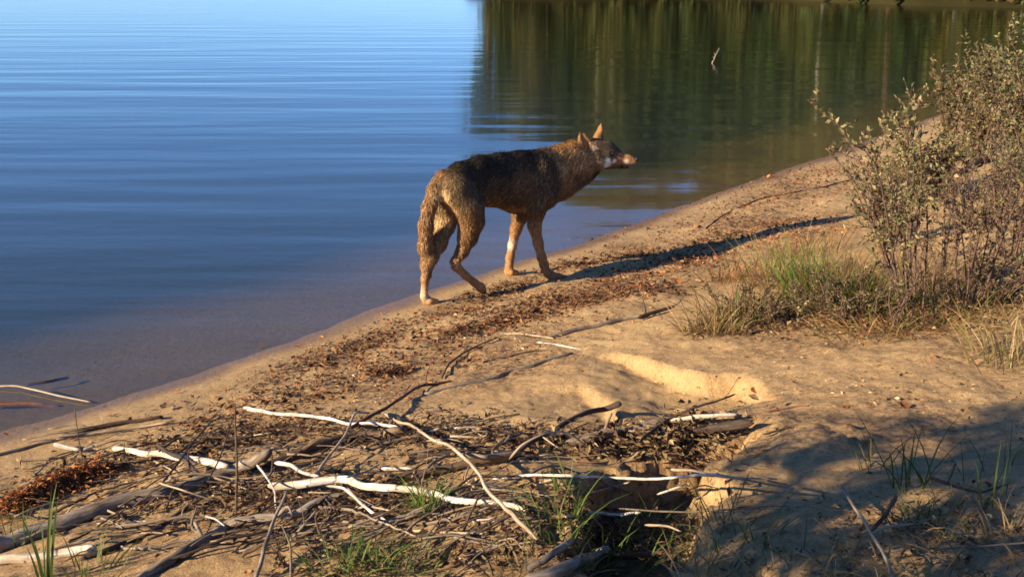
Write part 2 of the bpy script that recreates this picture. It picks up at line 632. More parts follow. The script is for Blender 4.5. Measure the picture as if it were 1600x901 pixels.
# ------------------------------------------------------------------ tubes: sticks, logs, stems
def catmull(pts, n):
    pts = np.asarray(pts, float)
    if len(pts) < 3:
        t = np.linspace(0, 1, n)[:, None]
        return pts[0] * (1 - t) + pts[-1] * t
    P = np.vstack([2 * pts[0] - pts[1], pts, 2 * pts[-1] - pts[-2]])
    m = len(pts) - 1
    out = []
    for k in range(n):
        s = k / (n - 1) * m
        i = min(int(s), m - 1)
        t = s - i
        p0, p1, p2, p3 = P[i], P[i + 1], P[i + 2], P[i + 3]
        out.append(0.5 * ((2 * p1) + (p2 - p0) * t + (2 * p0 - 5 * p1 + 4 * p2 - p3) * t * t + (3 * p1 - p0 - 3 * p2 + p3) * t ** 3))
    return np.array(out)


def tube(path, radii, sides=10, rough=0.08, seed=0, jag=True):
    """closed tapered tube with uneven skin and broken ends; returns verts, faces, uv per vertex"""
    path = np.asarray(path, float)
    n = len(path)
    tan = np.gradient(path, axis=0)
    tan /= np.linalg.norm(tan, axis=1)[:, None] + 1e-12
    ref = np.array([0.13, 0.21, 1.0])
    verts, uvs = [], []
    length = np.concatenate([[0], np.cumsum(np.linalg.norm(np.diff(path, axis=0), axis=1))])
    ang = np.linspace(0, 2 * np.pi, sides, endpoint=False)
    side = np.cross(tan[0], ref)
    side /= np.linalg.norm(side) + 1e-12
    for i in range(n):
        side = side - tan[i] * (side @ tan[i])
        side /= np.linalg.norm(side) + 1e-12
        up = np.cross(side, tan[i])
        ring = np.cos(ang)[:, None] * side + np.sin(ang)[:, None] * up
        q = None if not jag else np.stack([np.cos(ang) * 1.3, np.sin(ang) * 1.3, np.full(sides, length[i] / max(radii[i], 1e-4) * 0.25)], -1)
        r = radii[i] * (1 + rough * fbm(q + seed * 3.7, 3, seed)) if jag else np.full(sides, radii[i])
        p = path[i] + ring * r[:, None]
        if jag and i in (0, n - 1):
            j = (vnoise(np.stack([ang * 1.4, ang * 0 + seed, ang * 0], -1), seed + 5)) * radii[i] * 0.9
            p = p + tan[i] * j[:, None]
        verts.append(p)
        uvs.append(np.stack([np.full(sides, length[i]), ang * 0.02], -1))
    faces = []
    for i in range(n - 1):
        for k in range(sides):
            a, b = i * sides + k, i * sides + (k + 1) % sides
            faces.append((a, b, b + sides, a + sides))
    V = np.vstack(verts)
    U = np.vstack(uvs)
    c0, c1 = len(V), len(V) + 1
    V = np.vstack([V, path[0] + tan[0] * radii[0] * 0.25, path[-1] - tan[-1] * radii[-1] * 0.25])
    U = np.vstack([U, [0, 0], [length[-1], 0]])
    for k in range(sides):
        faces.append((c0, (k + 1) % sides, k))
        b = (n - 1) * sides
        faces.append((c1, b + k, b + (k + 1) % sides))
    return V, faces, U


def put_uv(o, U):
    me = o.data
    lay = me.uv_layers.new(name='UVMap')
    vi = np.zeros(len(me.loops), np.int32)
    me.loops.foreach_get('vertex_index', vi)
    lay.data.foreach_set('uv', np.asarray(U, np.float32)[vi].ravel())


ZOOM = dict(A=(0, 560, 2.643), B=(360, 560, 2.643), C=(740, 560, 2.643), D=(1100, 500, 2.246), E=(500, 380, 2.667), F=(1050, 150, 2.253), P=(0, 0, 1.0))


def trace(reg, pts, rad=0.01, water_level=False):
    """pixels (with an optional height over the ground) to points in the place"""
    ox, oy, k = ZOOM[reg]
    out = []
    for p in pts:
        u, v = ox + p[0] / k, oy + p[1] / k
        h = p[2] if len(p) > 2 else rad * 0.75
        if water_level:
            out.append(at_z(u, v, h))
        else:
            out.append(hit(u, v, h))
    return np.array(out)


_stick_seed = [100]


def stick(name, label, cat, wood, reg, pts, d0, d1, group=None, stubs=0, water_level=False, up=False, knob=0.0):
    _stick_seed[0] += 1
    sd = _stick_seed[0]
    rng = np.random.default_rng(sd)
    ox, oy, k = ZOOM[reg]
    u, v = ox + pts[0][0] / k, oy + pts[0][1] / k
    g = hit(u, v) if not water_level else at_z(u, v, 0)
    t = np.linalg.norm(g - ORI)
    if up:                                             # stands in the ground: foot on the sand, the rest in an upright plane over it
        P = [g - np.array([0, 0, 0.03])]
        for p in pts:
            uu, vv = ox + p[0] / k, oy + p[1] / k
            r = ray(uu, vv)
            lean = p[2] if len(p) > 2 else 0.0
            P.append(ORI + r * ((g[1] + lean) / r[1]))
        P = np.array(P)
    else:
        rm = 0.25 * (d0 + d1) / FPX * t
        P = trace(reg, pts, rm, water_level)
    depth = np.linalg.norm(P - ORI, axis=1)
    L = np.sum(np.linalg.norm(np.diff(P, axis=0), axis=1))
    n = int(np.clip(L / 0.014, 10, 90))
    s = np.linspace(0, 1, n)
    lin = np.stack([np.interp(s * (len(P) - 1), np.arange(len(P)), P[:, q]) for q in range(3)], -1)
    path = 0.45 * catmull(P, n) + 0.55 * lin              # driftwood bends in kinks rather than curves
    slim = 0.78 if wood in ('white', 'birch') else 0.9
    rad = slim * (d0 * (1 - s) + d1 * s) / 2 / FPX * np.interp(s, np.linspace(0, 1, len(depth)), depth)
    path = path + 0.6 * rad[:, None] * np.stack([fbm(np.stack([s * L * 9, s * 0 + q, s * 0], -1), 3, sd) for q in (1.5, 4.5, 8.5)], -1)
    run = s * L
    endr = np.minimum(run / (1.8 * rad[0]), (L - run) / (1.8 * rad[-1]))
    rad = rad * (0.42 + 0.58 * np.clip(endr, 0, 1) ** 0.6)
    rad = rad * (1 + knob * np.clip(vnoise(np.stack([s * L * 11, s * 0, s * 0 + sd], -1), sd) - 0.3, 0, 1))
    sides = 14 if rad.max() > 0.012 else 8
    V, F, U = tube(path, rad, sides, 0.16 if rad.max() > 0.012 else 0.1, sd)
    mid = path[n // 2]
    base = np.array([mid[0], mid[1], ground_z(np.array([mid[0]]), np.array([mid[1]]))[0] if not water_level else mid[2]])
    o = mesh_obj(name, V, F, WOOD[wood], loc=base)
    put_uv(o, U)
    tag(o, label, cat, group)
    for q in range(stubs):                             # broken side twigs
        i = int(rng.uniform(0.2, 0.85) * n)
        tn = path[min(i + 1, n - 1)] - path[i]
        tn /= np.linalg.norm(tn)
        d = rng.normal(size=3)
        d[2] = abs(d[2]) * 0.6
        d = d - tn * (d @ tn)
        d = d / np.linalg.norm(d) * 0.8 + tn * 0.6
        ln = rng.uniform(0.05, 0.16)
        bend = rng.normal(size=3) * 0.02
        sp = catmull([path[i], path[i] + d * ln * 0.5 + bend, path[i] + d * ln], 8)
        V, F, U = tube(sp, np.linspace(rad[i] * 0.45, rad[i] * 0.18, 8), 7, 0.1, sd + q)
        c = mesh_obj('side_twig', V, F, WOOD[wood], parent=o, loc=None)
        c.data.transform(__import__('mathutils').Matrix.Translation(-Vector(base)))
        put_uv(c, U)
    return o


# ------------------------------------------------------------------ the wolf
def surface_nets(D, origin, h):
    """naive surface nets on a sampled distance field"""
    s = D < 0
    nx, ny, nz = D.shape
    corner = [(i, j, k) for i in (0, 1) for j in (0, 1) for k in (0, 1)]
    cnt = sum(s[i:nx - 1 + i, j:ny - 1 + j, k:nz - 1 + k].astype(np.int8) for i, j, k in corner)
    act = (cnt > 0) & (cnt < 8)
    cells = np.argwhere(act)
    idx = np.full(act.shape, -1, np.int64)
    idx[act] = np.arange(len(cells))
    acc = np.zeros((len(cells), 3))
    num = np.zeros(len(cells))
    for a in range(8):
        for b in range(a + 1, 8):
            ca, cb = np.array(corner[a]), np.array(corner[b])
            if np.abs(ca - cb).sum() != 1:
                continue
            da = D[tuple((cells + ca).T)]
            db = D[tuple((cells + cb).T)]
            m = (da < 0) != (db < 0)
            t = np.where(m, da / np.where(m, da - db, 1), 0)
            p = ca + t[:, None] * (cb - ca)
            acc[m] += p[m]
            num[m] += 1
    V = origin + (cells + acc / num[:, None]) * h
    quads = []
    for ax in range(3):
        o1, o2 = (ax + 1) % 3, (ax + 2) % 3
        sl0 = [slice(None)] * 3
        sl1 = [slice(None)] * 3
        sl0[ax] = slice(0, -1)
        sl1[ax] = slice(1, None)
        a, b = s[tuple(sl0)], s[tuple(sl1)]
        e = np.argwhere(a != b)
        ok = (e[:, o1] > 0) & (e[:, o2] > 0) & (e[:, o1] < D.shape[o1] - 1) & (e[:, o2] < D.shape[o2] - 1)
        e = e[ok]
        flip = a[tuple(e.T)]
        d1 = np.zeros(3, int)
        d2 = np.zeros(3, int)
        d1[o1] = 1
        d2[o2] = 1
        q = np.stack([idx[tuple((e - d1 - d2).T)], idx[tuple((e - d2).T)], idx[tuple(e.T)], idx[tuple((e - d1).T)]], -1)
        q[~flip] = q[~flip][:, ::-1]
        quads.append(q)
    return V, np.vstack(quads)


def build_wolf():
    ang = R(40)
    hd = np.array([math.cos(ang), math.sin(ang), 0.0])
    lf = np.array([-hd[1], hd[0], 0.0])
    M0 = np.array([-0.1, 6.65, 0.0])
    up = np.array([0, 0, 1.0])

    def loc(P):
        d = np.asarray(P) - M0
        return np.array([d @ hd, d @ lf, d[2]])

    def W(u, v, lat=0.0):
        r = ray(u, v)
        t = ((M0 - ORI) @ lf + lat) / (r @ lf)
        return loc(ORI + r * t)

    ah = R(6)
    hh = np.array([math.cos(ah), math.sin(ah), 0.0])
    hl = np.array([-hh[1], hh[0], 0.0])
    r = ray(916, 246)
    HB = ORI + r * (((M0 - ORI) @ lf - 0.03) / (r @ lf))

    def Hd(u, v, lat=0.0):
        r = ray(u, v)
        t = ((HB - ORI) @ hl + lat) / (r @ hl)
        return loc(ORI + r * t)

    def vloc(v):
        return np.array([v @ hd, v @ lf, v[2]])

    HF, HL = vloc(hh), vloc(hl)

    def G(u, v):
        return loc(hit(u, v))

    LAT = np.array([0, 1.0, 0])
    prims = []                                        # (a, ra, b, rb, squash axis, squash, blend, colour key)

    def cone(a, ra, b, rb, key, ax=None, sq=1.0, k=0.03):
        prims.append((np.asarray(a), ra, np.asarray(b), rb, ax, sq, k, key))

    def chain(pts, key, ax=None, sq=1.0, k=0.03):
        for (a, ra), (b, rb) in zip(pts, pts[1:]):
            cone(a, ra, b, rb, key, ax, sq, k)

    # trunk: deep chest narrowing to the tucked belly, sloping croup
    chain([(W(703, 296), 0.088), (W(722, 290), 0.118), (W(752, 283), 0.126), (W(783, 281), 0.138), (W(812, 284), 0.162), (W(842, 282), 0.164), (W(866, 275), 0.138)], 'trunk', LAT, 0.70, 0.04)
    # neck with ruff
    chain([(W(862, 270), 0.13), (W(884, 260, -0.005), 0.118), (W(903, 250, -0.02), 0.103), (Hd(922, 244), 0.088)], 'neck', LAT, 0.78, 0.05)
    cone(W(880, 284, -0.01), 0.075, Hd(922, 262), 0.055, 'ruff', LAT, 0.85, 0.05)
    # skull, cheeks, muzzle, jaw
    cone(Hd(929, 235), 0.071, Hd(947, 236), 0.060, 'skull', HL, 0.92, 0.03)
    cone(Hd(947, 236), 0.058, Hd(962, 243), 0.043, 'brow', HL, 0.85, 0.02)
    cone(Hd(962, 246), 0.043, Hd(980, 249.5), 0.031, 'muzzle', HL, 0.8, 0.018)
    cone(Hd(980, 249.5), 0.031, Hd(990, 251), 0.024, 'muzzle', HL, 0.8, 0.012)
    cone(Hd(946, 257), 0.027, Hd(981, 262), 0.010, 'jaw', HL, 0.75, 0.004)
    cone(Hd(934, 253, -0.04), 0.05, Hd(948, 252, -0.035), 0.034, 'cheek', None, 1, 0.03)
    cone(Hd(934, 253, 0.04), 0.05, Hd(948, 252, 0.035), 0.034, 'cheek', None, 1, 0.03)
    # near hind leg, swinging forward with the toes just leaving the sand
    chain([(W(712, 296, -0.055), 0.088), (W(731, 322, -0.08), 0.083), (W(736, 345, -0.09), 0.066), (W(731, 369, -0.085), 0.049), (W(723, 391, -0.075), 0.029), (W(711, 408, -0.07), 0.0235)], 'thigh', None, 1, 0.03)
    chain([(W(711, 408, -0.07), 0.0235), (W(713, 416, -0.07), 0.024), (W(727, 430, -0.07), 0.0205), (W(741, 441, -0.07), 0.0205)], 'shank', None, 1, 0.015)
    chain([(W(741, 441, -0.07), 0.021), (W(751, 449, -0.07), 0.0265), (W(755, 454, -0.07), 0.020)], 'paw', None, 1, 0.012)
    # far hind leg, planted behind
    g = G(668, 476)
    lg = g[1]
    chain([(W(702, 298, 0.06), 0.088), (W(699, 325, 0.07), 0.078), (W(692, 350, 0.07), 0.062), (W(684, 378, (0.07 + lg) / 2), 0.045), (W(674, 402, lg), 0.029), (W(666, 416, lg), 0.0245)], 'thigh', None, 1, 0.03)
    chain([(W(666, 416, lg), 0.0245), (W(664, 436, lg), 0.0205), (W(663, 462, lg), 0.0205)], 'shank', None, 1, 0.015)
    toe = np.array([0.055, -0.012, 0])
    cone(W(663, 464, lg), 0.022, g + np.array([0.0, 0, 0.022]), 0.028, 'paw', None, 1, 0.012)
    for q in (-0.021, -0.007, 0.007, 0.021):
        cone(g + np.array([0.0, q, 0.022]), 0.02, g + toe + np.array([-abs(q) * 0.5, q * 1.2, 0.014]), 0.0125, 'paw', None, 1, 0.006)
    # near foreleg, forward
    g = G(861, 436)
    lr = g[1]
    lr2 = min(lr, -0.05)
    chain([(W(848, 272, -0.07), 0.082), (W(851, 300, -0.085), 0.075), (W(838, 327, -0.085), 0.055)], 'shoulder', LAT, 0.8, 0.035)
    chain([(W(838, 327, -0.085), 0.055), (W(835, 352, -0.08), 0.037), (W(841, 380, (-0.08 + lr) / 2), 0.027), (W(846.5, 402, lr), 0.0235), (W(850, 414, lr), 0.0225), (W(855, 426, lr), 0.023)], 'foreleg', None, 1, 0.02)
    cone(W(855, 426, lr), 0.023, g + np.array([0.0, 0, 0.022]), 0.030, 'paw', None, 1, 0.012)
    for q in (-0.022, -0.0075, 0.0075, 0.022):
        cone(g + np.array([0.0, q, 0.022]), 0.021, g + np.array([0.066 - abs(q) * 0.5, q * 1.25 - 0.01, 0.014]), 0.013, 'paw', None, 1, 0.006)
    # far foreleg, under the body
    g = G(796, 430)
    ll = g[1]
    chain([(W(826, 300, 0.08), 0.07), (W(813, 335, 0.075), 0.05), (W(806, 358, (0.075 + ll) / 2), 0.032), (W(801, 382, ll), 0.0245), (W(797, 402, ll), 0.0225), (W(795.5, 414, ll), 0.0215), (W(795, 421, ll), 0.022)], 'foreleg', None, 1, 0.02)
    cone(W(795, 421, ll), 0.022, g + np.array([0.0, 0, 0.022]), 0.028, 'paw', None, 1, 0.012)
    for q in (-0.021, -0.007, 0.007, 0.021):
        cone(g + np.array([0.0, q, 0.022]), 0.02, g + np.array([0.052 - abs(q) * 0.5, q * 1.2, 0.014]), 0.0125, 'paw', None, 1, 0.006)
    # tail, hanging
    chain([(W(694, 280), 0.05), (W(682, 297, -0.01), 0.042), (W(671, 322, -0.015), 0.033), (W(665.5, 352, -0.015), 0.035), (W(665, 385, -0.015), 0.036), (W(668, 412, -0.015), 0.030), (W(669, 429, -0.015), 0.016)], 'tail', None, 1, 0.018)
    # ears: shallow cups
    ears = []
    face_n = (-HL * 0.95 + HF * 0.35)
    face_f = (HL * 0.45 + HF * 0.9)
    for (bu, bv, tu, tv, la, nrm) in ((919, 232, 906, 207, -0.045, face_n), (934, 219, 940, 193, 0.05, face_f)):
        nrm = nrm / np.linalg.norm(nrm)
        a, b = Hd(bu, bv, la), Hd(tu, tv, la * 1.25)
        cone(a, 0.046, a * 0.35 + b * 0.65, 0.031 if la < 0 else 0.021, 'ear', nrm, 0.42, 0.008)
        cone(a * 0.35 + b * 0.65, 0.031 if la < 0 else 0.021, b, 0.007 if la < 0 else 0.003, 'ear', nrm, 0.42, 0.006)
        ears.append((a, b, nrm))
    h = 0.0062
    lo = np.min([np.minimum(p[0] - p[1], p[2] - p[3]) for p in prims], 0) - 0.05
    hi = np.max([np.maximum(p[0] + p[1], p[2] + p[3]) for p in prims], 0) + 0.05
    dims = np.ceil((hi - lo) / h).astype(int) + 1
    D = np.full(dims, 0.12, np.float32)
    axs = [lo[i] + h * np.arange(dims[i]) for i in range(3)]

    def dist(P, pr):
        a, ra, b, rb, ax, sq, k, key = pr
        if ax is not None:
            c = (a + b) / 2
            w = (P - c) @ ax
            P = P + (w * (1 / sq - 1))[..., None] * ax
            # keep the axis itself unstretched
            aw, bw = (a - c) @ ax, (b - c) @ ax
            a = a + aw * (1 / sq - 1) * ax
            b = b + bw * (1 / sq - 1) * ax
        ba = b - a
        t = np.clip((P - a) @ ba / (ba @ ba + 1e-12), 0, 1)
        d = np.linalg.norm(P - a - t[..., None] * ba, axis=-1) - (ra + (rb - ra) * t)
        return d * (sq if ax is not None else 1.0) if sq < 0.6 else d

    for pr in prims:
        a, ra, b, rb, ax, sq, k, key = pr
        m = k + 0.03
        l2 = np.minimum(a - ra, b - rb) - m
        h2 = np.maximum(a + ra, b + rb) + m
        i0 = np.clip(((l2 - lo) / h).astype(int), 0, dims - 1)
        i1 = np.clip(((h2 - lo) / h).astype(int) + 2, 0, dims)
        sl = tuple(slice(i0[i], i1[i]) for i in range(3))
        P = np.stack(np.meshgrid(*[axs[i][sl[i]] for i in range(3)], indexing='ij'), -1)
        d = dist(P, pr)
        cur = D[sl]
        w = np.clip(0.5 + 0.5 * (cur - d) / k, 0, 1)
        D[sl] = cur + (d - cur) * w - k * w * (1 - w)
    # hollow the ear cups
    for a, b, nrm in ears:
        ca = a + (b - a) * 0.28 + nrm * 0.021
        cb = a + (b - a) * 0.78 + nrm * 0.013
        pr = (ca, 0.026, cb, 0.013, nrm, 0.75, 0.0, '')
        l2 = np.minimum(ca, cb) - 0.06
        h2 = np.maximum(ca, cb) + 0.06
        i0 = np.clip(((l2 - lo) / h).astype(int), 0, dims - 1)
        i1 = np.clip(((h2 - lo) / h).astype(int) + 2, 0, dims)
        sl = tuple(slice(i0[i], i1[i]) for i in range(3))
        P = np.stack(np.meshgrid(*[axs[i][sl[i]] for i in range(3)], indexing='ij'), -1)
        D[sl] = np.maximum(D[sl], -dist(P, pr))
    V, Q = surface_nets(D, lo, h)
    # light smoothing
    e = np.vstack([Q[:, [0, 1]], Q[:, [1, 2]], Q[:, [2, 3]], Q[:, [3, 0]]])
    for _ in range(2):
        s = np.zeros_like(V)
        c = np.zeros(len(V))
        np.add.at(s, e[:, 0], V[e[:, 1]])
        np.add.at(c, e[:, 0], 1)
        V = V * 0.5 + 0.5 * s / np.maximum(c, 1)[:, None]
    # normals
    fn = np.cross(V[Q[:, 2]] - V[Q[:, 0]], V[Q[:, 3]] - V[Q[:, 1]])
    N = np.zeros_like(V)
    for k in range(4):
        np.add.at(N, Q[:, k], fn)
    N /= np.linalg.norm(N, axis=1)[:, None] + 1e-12

    # colouring by body region
    keys = sorted(set(p[7] for p in prims))
    dk = {k: np.full(len(V), 1e3) for k in keys}
    for pr in prims:
        dk[pr[7]] = np.minimum(dk[pr[7]], dist(V, pr))
    c = {k: np.array(v) for k, v in dict(
        dark=(0.028, 0.022, 0.017), grizz=(0.130, 0.086, 0.044), brown=(0.150, 0.080, 0.034), rufous=(0.40, 0.20, 0.070),
        tan=(0.33, 0.18, 0.078), buff=(0.52, 0.35, 0.17), cream=(0.62, 0.50, 0.34), white=(0.75, 0.68, 0.56), black=(0.012, 0.011, 0.011),
        orange=(0.40, 0.20, 0.08), grey=(0.12, 0.098, 0.070)).items()}

    def mixc(a, b, t):
        return a * (1 - t[:, None]) + b * t[:, None]

    one = np.ones(len(V))
    nz1 = fbm(V * 9, 3, 50)
    nz2 = fbm(V * 30, 3, 51)
    f, l, z = V.T
    zt = np.interp(f, [-0.45, -0.3, 0.0, 0.4, 0.7], [0.66, 0.74, 0.80, 0.80, 0.83])
    zb = np.interp(f, [-0.45, -0.3, 0.0, 0.2, 0.45, 0.7], [0.45, 0.48, 0.50, 0.45, 0.48, 0.58])
    hrel = np.clip((z - zb) / (zt - zb), 0, 1.1) + 0.10 * nz1
    trunk = mixc(np.outer(one, c['tan']), np.outer(one, c['brown']), sstep(0.05, 0.22, hrel))
    trunk = mixc(trunk, np.outer(one, c['grizz']), sstep(0.2, 0.45, hrel))
    trunk = mixc(trunk, np.outer(one, c['dark']), sstep(0.25, 0.95, hrel + 0.22 * nz2 + 0.14 * nz1) * 0.85)
    spot = np.exp(-((f - 0.13) ** 2 / 0.004 + (z - 0.66) ** 2 / 0.006))
    trunk = mixc(trunk, np.outer(one, c['tan']), np.clip(spot * 0.45 + np.exp(-((f - 0.31) ** 2 / 0.0012 + (z - 0.66) ** 2 / 0.012)) * 0.35, 0, 1))
    neck = mixc(np.outer(one, c['brown']), np.outer(one, c['rufous']), sstep(0.15, 0.5, hrel + 0.15 * nz1))
    neck = mixc(neck, np.outer(one, c['buff']), np.clip(sstep(0.1, 0.6, nz2 + nz1 * 0.5) * 0.55, 0, 1))
    reg = dict(trunk=trunk, neck=neck, ruff=mixc(np.outer(one, c['grizz']), np.outer(one, c['tan']) * 1.2, sstep(-0.3, 0.4, nz1)),
               thigh=mixc(np.outer(one, c['tan']) * 0.85, mixc(np.outer(one, c['brown']), np.outer(one, c['grizz']), sstep(0.46, 0.60, z + 0.04 * nz1)), np.maximum(sstep(0.44, 0.56, z + 0.04 * nz1), sstep(-0.06, -0.12, l) * sstep(0.24, 0.34, z))),  # near thigh browned: its shadow side is put into the coat colour
               shank=np.outer(one, c['tan']), paw=np.outer(one, c['tan']) * 1.05,
               shoulder=mixc(np.outer(one, c['brown']), np.outer(one, c['grizz']), sstep(0.45, 0.62, z + 0.05 * nz1)),
               foreleg=mixc(np.outer(one, c['tan']), np.outer(one, c['brown']), sstep(0.30, 0.46, z)),
               tail=mixc(np.outer(one, c['dark']) * 1.2, np.outer(one, c['tan']) * 0.75, sstep(0.24, 0.30, z + 0.03 * nz1)),
               skull=mixc(np.outer(one, c['grey']) * 0.8, np.outer(one, c['dark']), sstep(-0.4, 0.5, nz2)), brow=np.outer(one, c['grey']) * 0.5,
               muzzle=np.outer(one, c['orange']), jaw=np.outer(one, c['black']) * 1.6, cheek=mixc(np.outer(one, c['grey']), np.outer(one, c['tan']), sstep(-0.1, 0.7, nz1)),
               ear=np.outer(one, c['rufous']) * 0.6)
    ws = {k: np.exp(-np.clip(dk[k], -0.05, 0.5) / 0.012) for k in keys}
    for k in ('trunk', 'neck'):
        ws[k] = ws[k] * 1.3
    tot = sum(ws.values())
    C = sum(reg[k] * (ws[k] / tot)[:, None] for k in keys)

    def blob(p, rad, col, amt=1.0):
        nonlocal C
        d = np.linalg.norm(V - p, axis=1)
        C = mixc(C, np.outer(one, col), np.clip(sstep(rad, rad * 0.45, d) * amt, 0, 1))

    # rump patch, breeches and hind edges of the legs
    blob(W(693, 306, -0.05), 0.075, c['buff'], 0.9)
    blob(W(697, 330, -0.06), 0.08, c['tan'] * 1.15, 0.7)
    blob(W(690, 345, 0.06), 0.09, c['buff'] * 0.9, 0.7)
    blob(W(682, 300, -0.02), 0.05, c['dark'] * 1.4, 0.6)
    blob(W(802, 374, ll), 0.085, c['white'], 0.55)
    blob(W(797, 400, ll), 0.05, c['tan'], 0.6)
    blob(W(664, 460, lg), 0.06, c['cream'], 0.4)
    # face marks
    blob(Hd(949, 253.5, -0.055), 0.034, c['white'] * 1.1, 0.95)
    blob(Hd(959, 252.5, -0.04), 0.023, c['white'], 0.95)
    blob(Hd(939, 251, -0.07), 0.022, c['cream'], 0.5)
    blob(Hd(931, 231, -0.075), 0.026, c['cream'], 0.8)
    blob(Hd(903, 255, -0.10), 0.06, c['buff'] * 0.8, 0.5)
    blob(Hd(976, 242, -0.01), 0.034, c['orange'], 0.8)
    blob(Hd(979, 254, -0.03), 0.026, c['cream'], 0.9)
    blob(Hd(986, 255, -0.02), 0.016, c['cream'], 0.9)
    blob(Hd(993, 248.0), 0.028, c['black'], 0.95)
    for q in range(9):                                # lip line
        blob(Hd(953 + q * 4.2, 258.5 + q * 0.25, -0.03), 0.011, c['black'], 0.9)
    blob(Hd(962, 235, -0.01), 0.032, c['dark'], 0.8)
    blob(Hd(955, 240.3, -0.05), 0.020, c['black'], 0.95)
    blob(Hd(957, 235, -0.045), 0.013, c['tan'], 0.7)
    blob(Hd(948, 228, -0.05), 0.04, c['dark'], 0.7)
    blob(Hd(941, 214, 0.0), 0.05, c['dark'], 0.75)
    blob(Hd(972, 261, -0.02), 0.022, c['black'], 0.8)
    for a, b, nrm in ears:
        inner = ((V - (a + b) / 2) @ nrm > 0.001) & (dk['ear'] < 0.02) & (np.linalg.norm(V - (a * 0.5 + b * 0.5), axis=1) < 0.045)
        C[inner] = C[inner] * 0.25 + c['tan'] * 0.75
    near_tip = ears[0][1]
    blob(near_tip, 0.022, c['dark'], 0.8)
    C = np.clip(C * (1 + 0.22 * nz2[:, None]), 0.006, 1)

    M = np.stack([hd, lf, up], 1)
    root = empty('wolf', M0 + np.array([0, 0, 0.02]))
    tag(root, 'lean grey-brown wolf walking along the wet edge of the sandy lake shore', 'wolf')
    wl = np.array(root.location)

    def toW(Pl):
        return Pl @ M.T + M0 - wl

    mesh_obj('body', toW(V), Q, M_SKIN, parent=root, colors=C)
    # fur: short tapered blades lying along the coat
    tri = np.vstack([Q[:, [0, 1, 2]], Q[:, [0, 2, 3]]])
    ta = 0.5 * np.linalg.norm(np.cross(V[tri[:, 1]] - V[tri[:, 0]], V[tri[:, 2]] - V[tri[:, 0]]), axis=1)
    rng = np.random.default_rng(3)
    NB = 70000
    pick = rng.choice(len(tri), NB, p=ta / ta.sum())
    w = rng.dirichlet((1, 1, 1), NB)
    B = np.einsum('ij,ijk->ik', w, V[tri[pick]])
    NN = np.einsum('ij,ijk->ik', w, N[tri[pick]])
    NN /= np.linalg.norm(NN, axis=1)[:, None]
    CC = np.einsum('ij,ijk->ik', w, C[tri[pick]])
    wk = {k: np.einsum('ij,ij->i', w, (ws[k] / tot)[tri[pick]]) for k in keys}
    comb = {k: np.array(v) for k, v in dict(trunk=(-0.85, 0, -0.5), neck=(-0.8, 0, -0.55), ruff=(-0.45, 0, -0.9), thigh=(-0.25, 0, -1), shank=(0, 0, -1), paw=(0.5, 0, -0.6),
            shoulder=(-0.4, 0, -0.9), foreleg=(-0.15, 0, -1), tail=(-0.05, 0, -1)).items()}
    for k in ('skull', 'brow', 'muzzle', 'jaw'):
        comb[k] = -HF
    comb['cheek'] = -HF * 0.8 + np.array([0, 0, -0.6])
    comb['ear'] = np.array([0, 0, 1.0])
    leng = dict(trunk=0.040, neck=0.050, ruff=0.052, thigh=0.026, shank=0.011, paw=0.007, shoulder=0.030, foreleg=0.014, tail=0.030, skull=0.011, brow=0.006, muzzle=0.005, jaw=0.007, cheek=0.020, ear=0.008)
    cd = sum(wk[k][:, None] * comb[k] for k in keys)
    ln = sum(wk[k] * leng[k] for k in keys) * rng.uniform(0.65, 1.2, NB)
    cd = cd + 0.22 * rng.normal(size=cd.shape)
    cd = cd - NN * np.einsum('ij,ij->i', cd, NN)[:, None]
    cd /= np.linalg.norm(cd, axis=1)[:, None] + 1e-9
    lift = rng.uniform(0.22, 0.55, NB)[:, None]
    d1 = cd + NN * lift
    d2 = cd * 1.0 + NN * (lift * 0.15) + np.array([0, 0, -0.12])
    side = np.cross(d1, NN)
    side /= np.linalg.norm(side, axis=1)[:, None] + 1e-9
    wd = (0.0016 + 0.028 * ln)[:, None]
    L1 = ln[:, None]
    b0 = B - NN * 0.002
    m0 = b0 + d1 * L1 * 0.5
    tp = m0 + d2 * L1 * 0.5
    FV = np.stack([b0 - side * wd, b0 + side * wd, m0 + side * wd * 0.8, m0 - side * wd * 0.8, tp], 1)
    FV = toW(FV.reshape(-1, 3))
    ii = np.arange(NB)[:, None] * 5
    FT = np.vstack([ii + [0, 1, 2], ii + [0, 2, 3], ii + [3, 2, 4]])
    tone = np.where(rng.uniform(0, 1, NB) < 0.12, 2.0, rng.uniform(0.5, 1.4, NB))[:, None]
    tipdark = np.clip((wk['trunk'] + wk['shoulder'] * 0.8 + wk['tail'] * 0.6 + wk['neck'] * 0.25), 0, 1)[:, None]
    cb = np.clip(CC * tone * 1.1, 0, 1)
    ct = np.clip(CC * tone * (1.15 - 0.55 * tipdark), 0, 1)
    FC = np.stack([cb, cb, CC * tone, CC * tone, ct], 1).reshape(-1, 3)
    fur = mesh_obj('fur', FV, FT, M_FUR, parent=root, colors=FC)
    fur['kind'] = 'stuff'

    # eyes and nose
    def ball(name, p, rx, ry, rz, mat, ax):
        vs, fs = [], []
        for i in range(9):
            for j in range(14):
                a, b = math.pi * i / 8, 2 * math.pi * j / 14
                vs.append(p + ax[0] * rx * math.sin(a) * math.cos(b) + ax[1] * ry * math.sin(a) * math.sin(b) + ax[2] * rz * math.cos(a))
        for i in range(8):
            for j in range(14):
                k = (j + 1) % 14
                fs.append((i * 14 + j, i * 14 + k, (i + 1) * 14 + k, (i + 1) * 14 + j))
        return mesh_obj(name, toW(np.array(vs)), fs, mat, parent=root)

    me_, nt, b, o = new_mat('wolf_eye')
    b.inputs['Base Color'].default_value = (0.035, 0.020, 0.008, 1)
